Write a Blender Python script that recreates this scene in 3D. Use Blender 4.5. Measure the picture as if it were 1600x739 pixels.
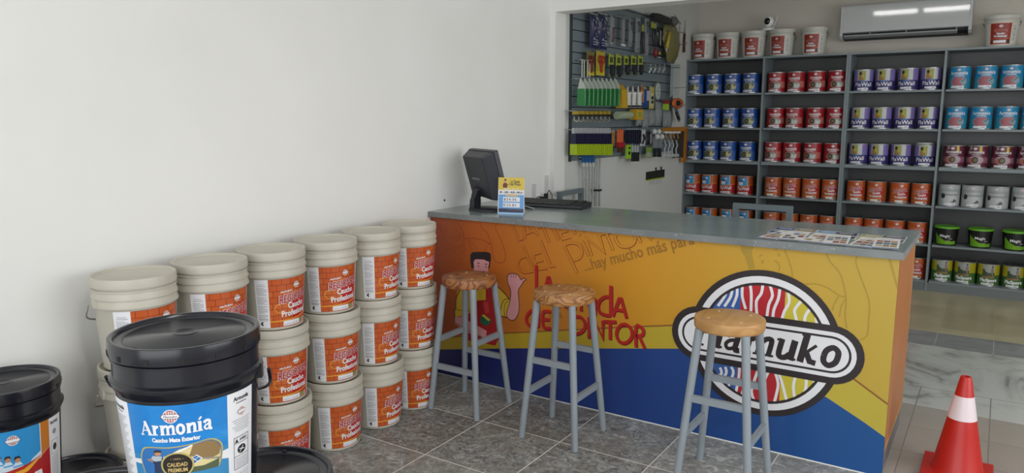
import bpy, bmesh, math, random
from mathutils import Vector, Matrix
PI = math.pi
for _o in list(bpy.data.objects): bpy.data.objects.remove(_o)
scene = bpy.context.scene
col = scene.collection

# ------------------------------------------------------------------ camera
cd = bpy.data.cameras.new('camera'); cam = bpy.data.objects.new('camera', cd); col.objects.link(cam)
cd.sensor_width = 36.0; cd.lens = 1165.703 / 1600.0 * 36.0; cd.clip_end = 60; cd.clip_start = 0.02
_F = Vector((-0.54016411, 0.82658257, -0.15806322)); _R = Vector((0.8371817, 0.54692417, -0.00087007)); _U = Vector((-0.08572941, 0.13279762, 0.98742861))
_m = Matrix((( _R.x, _U.x, -_F.x), (_R.y, _U.y, -_F.y), (_R.z, _U.z, -_F.z))).to_4x4()
_m.translation = Vector((2.76212, -3.35312, 1.51797)); cam.matrix_world = _m
scene.camera = cam

# ------------------------------------------------------------------ light
scene.view_settings.view_transform = 'Standard'; scene.view_settings.look = 'None'
scene.view_settings.gamma = 1.0; scene.view_settings.use_curve_mapping = False
scene.view_settings.exposure = 0.0
world = bpy.data.worlds.new('daylight'); scene.world = world; world.use_nodes = True
_bg = world.node_tree.nodes['Background']; _bg.inputs[0].default_value = (0.86, 0.93, 1.0, 1); _bg.inputs[1].default_value = 1.0
def area(name, loc, rot, sx, sy, power, color=(1, 1, 1)):
    l = bpy.data.lights.new(name, 'AREA'); l.shape = 'RECTANGLE'; l.size = sx; l.size_y = sy; l.energy = power; l.color = color
    o = bpy.data.objects.new(name, l); col.objects.link(o); o.location = loc; o.rotation_euler = rot
    return o
# daylight entering the open shopfront behind the camera, and through the side window on the right
area('shopfront_daylight', (2.9, -5.95, 1.5), (PI/2, 0, 0), 4.6, 2.3, 88, (0.97, 0.985, 1.0))
area('side_window_daylight', (5.95, -1.0, 1.7), (0, PI/2, 0), 1.9, 3.8, 80, (0.97, 0.985, 1.0))
# unseen fill lights added under the ceiling to brighten both rooms
for _x, _y, _p in ((2.6, -2.6, 18), (3.9, 2.7, 12)):
    area('ceiling_fill_light', (_x, _y, 2.86), (0, 0, 0), 1.2, 0.06, _p, (1.0, 0.98, 0.94))

# ------------------------------------------------------------------ materials
def lin(c):
    c = c / 255.0
    return c / 12.92 if c <= 0.04045 else ((c + 0.055) / 1.055) ** 2.4
def rgb(h):
    if isinstance(h, str): h = tuple(int(h[i:i+2], 16) for i in (0, 2, 4))
    return (lin(h[0]), lin(h[1]), lin(h[2]), 1.0)
_mats = {}
def mat(name, color, rough=0.5, metal=0.0, noise=0.0, nscale=30.0, bump=0.0, spec=0.5, alpha=1.0, coat=0.0, trans=0.0):
    if name in _mats: return _mats[name]
    m = bpy.data.materials.new(name); m.use_nodes = True; nt = m.node_tree; b = nt.nodes['Principled BSDF']
    c = rgb(color)
    b.inputs['Base Color'].default_value = c; b.inputs['Roughness'].default_value = rough; b.inputs['Metallic'].default_value = metal
    b.inputs['Specular IOR Level'].default_value = spec; b.inputs['Coat Weight'].default_value = coat
    b.inputs['Transmission Weight'].default_value = trans; b.inputs['Alpha'].default_value = alpha
    if noise or bump:
        t = nt.nodes.new('ShaderNodeTexCoord'); n = nt.nodes.new('ShaderNodeTexNoise'); n.inputs['Scale'].default_value = nscale; n.inputs['Detail'].default_value = 4
        nt.links.new(t.outputs['Object'], n.inputs['Vector'])
        if noise:
            mx = nt.nodes.new('ShaderNodeMix'); mx.data_type = 'RGBA'
            mx.inputs[6].default_value = tuple(max(0, v * (1 - noise)) for v in c[:3]) + (1,)
            mx.inputs[7].default_value = tuple(min(1, v * (1 + noise)) for v in c[:3]) + (1,)
            nt.links.new(n.outputs[0], mx.inputs[0]); nt.links.new(mx.outputs[2], b.inputs['Base Color'])
        if bump:
            bp = nt.nodes.new('ShaderNodeBump'); bp.inputs['Strength'].default_value = bump; bp.inputs['Distance'].default_value = 0.002
            nt.links.new(n.outputs[0], bp.inputs['Height']); nt.links.new(bp.outputs[0], b.inputs['Normal'])
    _mats[name] = m
    return m
class NT:
    """small helper for hand made node materials"""
    def __init__(s, name, rough=0.5):
        s.m = bpy.data.materials.new(name); s.m.use_nodes = True; s.t = s.m.node_tree; s.b = s.t.nodes['Principled BSDF']
        s.b.inputs['Roughness'].default_value = rough; _mats[name] = s.m
        s.co = s.t.nodes.new('ShaderNodeTexCoord').outputs['Object']
        sp = s.t.nodes.new('ShaderNodeSeparateXYZ'); s.t.links.new(s.co, sp.inputs[0]); s.x, s.y, s.z = sp.outputs
    def _in(s, sock, v):
        if isinstance(v, bpy.types.NodeSocket): s.t.links.new(v, sock)
        else: sock.default_value = v
    def math(s, op, a, b=0.0, c=None):
        n = s.t.nodes.new('ShaderNodeMath'); n.operation = op; s._in(n.inputs[0], a); s._in(n.inputs[1], b)
        if c is not None: s._in(n.inputs[2], c)
        return n.outputs[0]
    def noise(s, scale, detail=4, rough=0.5, dist=0.0, vec=None):
        n = s.t.nodes.new('ShaderNodeTexNoise'); n.inputs['Scale'].default_value = scale; n.inputs['Detail'].default_value = detail
        n.inputs['Roughness'].default_value = rough; n.inputs['Distortion'].default_value = dist
        s.t.links.new(vec if vec is not None else s.co, n.inputs['Vector']); return n.outputs[0]
    def ramp(s, fac, stops):
        n = s.t.nodes.new('ShaderNodeValToRGB'); e = n.color_ramp.elements
        while len(e) < len(stops): e.new(0.5)
        for i, (p, c) in enumerate(stops): e[i].position = p; e[i].color = c if len(c) == 4 else tuple(c) + (1,)
        s.t.links.new(fac, n.inputs[0]); return n.outputs[0]
    def mix(s, fac, a, b, mode='MIX'):
        n = s.t.nodes.new('ShaderNodeMix'); n.data_type = 'RGBA'; n.blend_type = mode
        s._in(n.inputs[0], fac); s._in(n.inputs[6], a); s._in(n.inputs[7], b); return n.outputs[2]
    def scaled(s, sx, sy, sz):
        n = s.t.nodes.new('ShaderNodeMapping'); n.inputs['Scale'].default_value = (sx, sy, sz); s.t.links.new(s.co, n.inputs[0]); return n.outputs[0]
    def line(s, axis, x0, pitch, w):
        """1 on a thin line repeated every pitch, 0 elsewhere"""
        f = s.math('FRACT', s.math('DIVIDE', s.math('SUBTRACT', axis, x0 - w / 2), pitch))
        return s.math('LESS_THAN', f, w / pitch)
    def cell(s, axis, x0, pitch): return s.math('FLOOR', s.math('DIVIDE', s.math('SUBTRACT', axis, x0), pitch))
    def base(s, c): s.t.links.new(c, s.b.inputs['Base Color'])
    def bump(s, h, st=0.3, d=0.002):
        n = s.t.nodes.new('ShaderNodeBump'); n.inputs['Strength'].default_value = st; n.inputs['Distance'].default_value = d
        s.t.links.new(h, n.inputs['Height']); s.t.links.new(n.outputs[0], s.b.inputs['Normal'])

# ------------------------------------------------------------------ mesh helpers
class M:
    def __init__(s): s.b = bmesh.new()
    def _fin(s, fs, mi, smooth=False):
        for f in fs: f.material_index = mi; f.smooth = smooth
    def box(s, x0, x1, y0, y1, z0, z1, mi=0):
        v = [s.b.verts.new((x, y, z)) for x in (x0, x1) for y in (y0, y1) for z in (z0, z1)]
        fs = [s.b.faces.new([v[i] for i in q]) for q in ((0, 1, 3, 2), (4, 6, 7, 5), (0, 4, 5, 1), (2, 3, 7, 6), (0, 2, 6, 4), (1, 5, 7, 3))]
        s._fin(fs, mi); return s
    def hexa(s, p, mi=0):
        """8 points: bottom ring then top ring"""
        v = [s.b.verts.new(q) for q in p]
        fs = [s.b.faces.new([v[i] for i in q]) for q in ((3, 2, 1, 0), (4, 5, 6, 7), (0, 1, 5, 4), (1, 2, 6, 5), (2, 3, 7, 6), (3, 0, 4, 7))]
        s._fin(fs, mi); return s
    def prism(s, pts, axis, a0, a1, mi=0):
        """extrude a 2D outline along an axis; pts are the two other coordinates in xyz order"""
        def P(q, a):
            return {'x': (a, q[0], q[1]), 'y': (q[0], a, q[1]), 'z': (q[0], q[1], a)}[axis]
        A = [s.b.verts.new(P(q, a0)) for q in pts]; B = [s.b.verts.new(P(q, a1)) for q in pts]; n = len(pts); fs = []
        for i in range(n): fs.append(s.b.faces.new([A[i], A[(i+1) % n], B[(i+1) % n], B[i]]))
        e = [s.b.faces.new(A), s.b.faces.new(list(reversed(B)))]
        s._fin(fs + e, mi)
        if n > 4: bmesh.ops.triangulate(s.b, faces=e)
        return s
    def lathe(s, prof, n=32, c=(0, 0, 0), mi=0, smooth=True):
        rings = []
        for r, z in prof:
            if r < 1e-6: rings.append([s.b.verts.new((c[0], c[1], c[2] + z))])
            else: rings.append([s.b.verts.new((c[0] + r * math.cos(2*PI*i/n), c[1] + r * math.sin(2*PI*i/n), c[2] + z)) for i in range(n)])
        fs = []
        for A, B in zip(rings, rings[1:]):
            for i in range(n):
                j = (i + 1) % n
                if len(A) == 1 and len(B) == 1: continue
                if len(A) == 1: fs.append(s.b.faces.new((A[0], B[j], B[i])))
                elif len(B) == 1: fs.append(s.b.faces.new((A[i], A[j], B[0])))
                else: fs.append(s.b.faces.new((A[i], A[j], B[j], B[i])))
        s._fin(fs, mi, smooth); return s
    def sweep(s, path, r, n=8, mi=0, caps=True, closed=False, flat=None):
        """round (or flat: (half width, half height)) bar along a polyline; r a number or one per point"""
        P = [Vector(p) for p in path]; k = len(P); rings = []
        up = Vector((0, 0, 1))
        for i, p in enumerate(P):
            a = P[(i - 1) % k] if (i > 0 or closed) else p; b = P[(i + 1) % k] if (i < k - 1 or closed) else p
            t = (b - a).normalized()
            u = up if abs(t.dot(up)) < 0.95 else Vector((1, 0, 0))
            sx = t.cross(u).normalized(); sy = sx.cross(t).normalized()
            rr = r[i] if isinstance(r, (list, tuple)) else r
            if flat: ring = [s.b.verts.new(p + sx * a_ * flat[0] + sy * b_ * flat[1]) for a_, b_ in ((-1, -1), (1, -1), (1, 1), (-1, 1))]
            else: ring = [s.b.verts.new(p + sx * rr * math.cos(2*PI*j/n) + sy * rr * math.sin(2*PI*j/n)) for j in range(n)]
            rings.append(ring)
        m = len(rings[0]); fs = []
        for i in range(k if closed else k - 1):
            A, B = rings[i], rings[(i + 1) % k]
            for j in range(m): fs.append(s.b.faces.new((A[j], A[(j+1) % m], B[(j+1) % m], B[j])))
        s._fin(fs, mi, not flat)
        if caps and not closed: s._fin([s.b.faces.new(list(reversed(rings[0]))), s.b.faces.new(rings[-1])], mi)
        return s
    def ball(s, c, r, sc=(1, 1, 1), mi=0, n=12):
        q = bmesh.ops.create_uvsphere(s.b, u_segments=n, v_segments=max(6, n // 2), radius=r)['verts']
        fs = set()
        for v in q:
            v.co = Vector((v.co.x * sc[0] + c[0], v.co.y * sc[1] + c[1], v.co.z * sc[2] + c[2]))
            for f in v.link_faces: fs.add(f)
        s._fin(fs, mi, True); return s
    def obj(s, name, mats, parent=None, bevel=0.0, loc=None, sharp=32):
        b = s.b
        if bevel > 0:
            bmesh.ops.remove_doubles(b, verts=b.verts, dist=1e-6)
            es = [e for e in b.edges if len(e.link_faces) == 2 and e.calc_face_angle(0) > 0.6]
            bmesh.ops.bevel(b, geom=es, offset=bevel, segments=2, profile=0.6, affect='EDGES')
        bmesh.ops.recalc_face_normals(b, faces=b.faces)
        for e in b.edges:
            if len(e.link_faces) == 2 and e.calc_face_angle(0) > math.radians(sharp): e.smooth = False
        me = bpy.data.meshes.new(name); b.to_mesh(me); b.free()
        for m in (mats if isinstance(mats, (list, tuple)) else [mats]): me.materials.append(m)
        return link(name, me, parent, loc)
def link(name, me, parent=None, loc=None):
    o = bpy.data.objects.new(name, me); col.objects.link(o)
    if parent is not None: o.parent = parent
    if loc is not None: o.location = loc
    return o
def tag(o, label, cat, group=None, kind=None):
    if label: o['label'] = label
    if cat: o['category'] = cat
    if group: o['group'] = group
    if kind: o['kind'] = kind
    return o
def thing(name, label, cat, loc=(0, 0, 0), rz=0.0, group=None):
    o = bpy.data.objects.new(name, None); col.objects.link(o); o.location = loc; o.rotation_euler = (0, 0, rz); o.empty_display_size = 0.05
    return tag(o, label, cat, group)
def struct(o): o['kind'] = 'structure'; return o
def dup(root, loc, rz, label, group=None):
    r = root.copy(); col.objects.link(r); r.location = loc; r.rotation_euler = (0, 0, rz); r['label'] = label
    if group: r['group'] = group
    for ch in list(root.children):
        c = ch.copy(); col.objects.link(c); c.parent = r
        for g in list(ch.children):
            d = g.copy(); col.objects.link(d); d.parent = c
    return r
ORD = ['first', 'second', 'third', 'fourth', 'fifth', 'sixth', 'seventh', 'eighth', 'ninth', 'tenth', 'eleventh', 'twelfth', 'thirteenth', 'fourteenth', 'fifteenth', 'sixteenth', 'seventeenth', 'eighteenth', 'nineteenth', 'twentieth']

# ------------------------------------------------------------------ printed sheets (labels, signs): flat ink shapes in (u, v), laid on a surface by a map
class Sheet:
    def __init__(s): s.items = []; s.mats = []
    def mi(s, m):
        if m not in s.mats: s.mats.append(m)
        return s.mats.index(m)
    def poly(s, pts, m, L=1): s.items.append(([Vector((p[0], p[1], 0)) for p in pts], [tuple(range(len(pts)))], s.mi(m), L)); return s
    def rect(s, x0, y0, x1, y1, m, L=1): return s.poly([(x0, y0), (x1, y0), (x1, y1), (x0, y1)], m, L)
    def ell(s, cx, cy, rx, ry, m, L=1, n=28): return s.poly([(cx + rx * math.cos(2*PI*i/n), cy + ry * math.sin(2*PI*i/n)) for i in range(n)], m, L)
    def ring(s, cx, cy, rx, ry, w, m, L=1, n=32): return s.stroke([(cx + rx * math.cos(2*PI*i/n), cy + ry * math.sin(2*PI*i/n)) for i in range(n)], w, m, L, True)
    def stroke(s, pts, w, m, L=1, closed=False):
        P = [Vector((p[0], p[1], 0)) for p in pts]; n = len(P); vs = []; fs = []
        for i in range(n):
            a = P[i-1] if (i > 0 or closed) else None; b = P[(i+1) % n] if (i < n-1 or closed) else None
            d1 = (P[i] - a).normalized() if a is not None else None; d2 = (b - P[i]).normalized() if b is not None else None
            d1 = d1 or d2; d2 = d2 or d1
            n1 = Vector((-d1.y, d1.x, 0)); n2 = Vector((-d2.y, d2.x, 0)); mm = n1 + n2
            if mm.length < 0.3: mm = n1
            mm.normalize(); k = w / 2 / max(0.5, mm.dot(n1)); vs += [P[i] + mm * k, P[i] - mm * k]
        for i in range(n if closed else n-1):
            j = (i+1) % n; fs.append((2*i, 2*i+1, 2*j+1, 2*j))
        s.items.append((vs, fs, s.mi(m), L)); return s
    def text(s, body, x, y, h, m, L=2, bold=0.0, shear=0.0, rot=0.0, align='CENTER', sx=1.0, width=None, res=2, arc=0.0):
        c = bpy.data.curves.new('t', 'FONT'); c.body = body; c.size = 1.0; c.offset = bold; c.shear = shear; c.align_x = align; c.resolution_u = res; c.fill_mode = 'FRONT'
        o = bpy.data.objects.new('t', c); col.objects.link(o)
        dg = bpy.context.evaluated_depsgraph_get(); me = bpy.data.meshes.new_from_object(o.evaluated_get(dg), depsgraph=dg)
        bpy.data.objects.remove(o); bpy.data.curves.remove(c)
        k = h / 0.73; xs = [v.co.x for v in me.vertices]; kx = k * sx
        if width and xs: kx = width / max(1e-6, max(xs) - min(xs))
        ca, sa = math.cos(rot), math.sin(rot); vs = []
        for v in me.vertices:
            px, py = v.co.x * kx, v.co.y * k + arc * (v.co.x * kx) ** 2; vs.append(Vector((x + px * ca - py * sa, y + px * sa + py * ca, 0)))
        s.items.append((vs, [tuple(p.vertices) for p in me.polygons], s.mi(m), L)); bpy.data.meshes.remove(me); return s
    def build(s, name, fn, parent=None, eps=0.0003, cut=0.0, clip=None, loc=None):
        out = bmesh.new()
        for ii, (vs, fs, mi, L) in enumerate(s.items):
            b = bmesh.new(); V = [b.verts.new(v) for v in vs]; F = []
            for f in fs:
                try: F.append(b.faces.new([V[i] for i in f]))
                except ValueError: pass
            if not F: b.free(); continue
            bmesh.ops.triangulate(b, faces=[f for f in b.faces if len(f.verts) > 4])
            if cut:
                u0 = min(v.x for v in vs); u1 = max(v.x for v in vs); k = math.ceil(u0 / cut)
                while k * cut < u1:
                    bmesh.ops.bisect_plane(b, geom=b.verts[:] + b.edges[:] + b.faces[:], plane_co=(k * cut, 0, 0), plane_no=(1, 0, 0), dist=1e-7); k += 1
            if clip:
                for co, no in (((clip[0], 0, 0), (-1, 0, 0)), ((clip[1], 0, 0), (1, 0, 0)), ((0, clip[2], 0), (0, -1, 0)), ((0, clip[3], 0), (0, 1, 0))):
                    bmesh.ops.bisect_plane(b, geom=b.verts[:] + b.edges[:] + b.faces[:], plane_co=co, plane_no=no, clear_outer=True, dist=1e-7)
            for f in b.faces:
                n = f.normal
            b.normal_update()
            for f in b.faces:
                if f.normal.z < 0: f.normal_flip()
            idx = {v: out.verts.new(fn(v.co.x, v.co.y, L * eps + (ii % 37) * 4.5e-6)) for v in b.verts}
            for f in b.faces:
                try: g = out.faces.new([idx[v] for v in f.verts])
                except ValueError: continue
                g.material_index = mi; g.smooth = bool(cut)
            b.free()
        me = bpy.data.meshes.new(name); out.to_mesh(me); out.free()
        for m in s.mats: me.materials.append(m)
        return link(name, me, parent, loc)
def smooth(pts, k=4):
    closed = pts[0] == pts[-1]; P = pts[:-1] if closed else pts; n = len(P); out = []
    for i in range(n if closed else n - 1):
        g = (lambda j: P[j % n]) if closed else (lambda j: P[max(0, min(n - 1, j))])
        a, b, c, d = g(i - 1), g(i), g(i + 1), g(i + 2)
        for j in range(k):
            t = j / k; out.append(tuple(.5 * (2*b[m] + (c[m] - a[m]) * t + (2*a[m] - 5*b[m] + 4*c[m] - d[m]) * t*t + (3*b[m] - a[m] - 3*c[m] + d[m]) * t**3) for m in (0, 1)))
    out.append(out[0] if closed else P[-1]); return out
def serif_word(sh, glyphs, x, y, h, m, L=2, slant=0.0, rise=0.0, sx=1.0):
    """bold slab-serif lettering; glyph units: x height 1, cap height 1.4"""
    T = .3; G = {
     'A': (1.35, [([(.1, .05), (.62, 1.4)], .12), ([(.55, 1.4), (1.1, .05)], T), ([(.3, .48), (.9, .48)], .1), ([(-.08, .05), (.34, .05)], .12), ([(.82, .05), (1.36, .05)], .12)]),
     'r': (.86, [([(.25, 0), (.25, 1)], T), ([(.0, .05), (.58, .05)], .11), ([(.0, .94), (.3, .94)], .11), ([(.36, .66), (.5, .86), (.72, .84)], .24)]),
     'm': (1.62, [([(.25, 0), (.25, 1)], T), ([(.83, 0), (.83, .72), (.72, .88), (.5, .84), (.36, .7)], .24), ([(1.4, 0), (1.4, .72), (1.3, .88), (1.08, .84), (.94, .7)], .24), ([(.0, .94), (.3, .94)], .11), ([(.02, .05), (.5, .05)], .11), ([(.6, .05), (1.06, .05)], .11), ([(1.18, .05), (1.66, .05)], .11)]),
     'n': (1.12, [([(.25, 0), (.25, 1)], T), ([(.86, 0), (.86, .72), (.76, .88), (.52, .84), (.36, .7)], .26), ([(.0, .94), (.3, .94)], .11), ([(.02, .05), (.5, .05)], .11), ([(.64, .05), (1.12, .05)], .11)]),
     'o': (1.08, [([(.2, .5), (.26, .22), (.52, .06), (.78, .22), (.84, .5), (.78, .78), (.52, .94), (.26, .78), (.2, .5)], .26)]),
     'i': (.58, [([(.27, 0), (.27, 1)], T), ([(.0, .05), (.56, .05)], .11), ([(.02, .94), (.3, .94)], .11), ([(.2, 1.14), (.46, 1.42)], .17)]),
     'a': (1.05, [([(.12, .72), (.3, .9), (.55, .92), (.7, .76), (.7, .1), (.95, .05)], .27), ([(.68, .56), (.34, .5), (.16, .3), (.3, .08), (.56, .12), (.7, .28)], .18)]),
     'F': (1.1, [([(.3, 0), (.3, 1.4)], T), ([(.0, 1.34), (1.05, 1.34)], .12), ([(.3, .72), (.8, .72)], .11), ([(.0, .05), (.62, .05)], .11), ([(1.0, 1.38), (1.0, 1.08)], .12)]),
     'l': (.52, [([(.25, 0), (.25, 1.4)], T), ([(.0, 1.35), (.26, 1.35)], .1), ([(.2, .05), (.52, .08)], .12)]),
     'u': (1.12, [([(.25, 1), (.25, .3), (.36, .1), (.6, .1), (.8, .3)], .26), ([(.88, 1), (.88, 0)], T), ([(.0, .94), (.3, .94)], .11), ([(.86, .05), (1.14, .07)], .12)]),
     'k': (1.08, [([(.25, 0), (.25, 1.4)], T), ([(.0, 1.35), (.26, 1.35)], .1), ([(.36, .45), (.82, .92)], .14), ([(.44, .5), (.7, .1), (1.0, .05)], .26)]),
    }
    W_ = sum(G[g][0] for g in glyphs); cx = -W_ / 2
    for g in glyphs:
        w, ss = G[g]
        for pts, sw in ss:
            q = []
            if len(pts) > 3: pts = smooth(pts)
            for (a, b) in pts:
                X_ = (cx + a + slant * b) * h * sx; q.append((x + X_, y + b * h + rise * X_))
            sh.stroke(q, sw * h * (0.57 + 0.5 * sx), m, L)
        cx += w
    return sh

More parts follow.
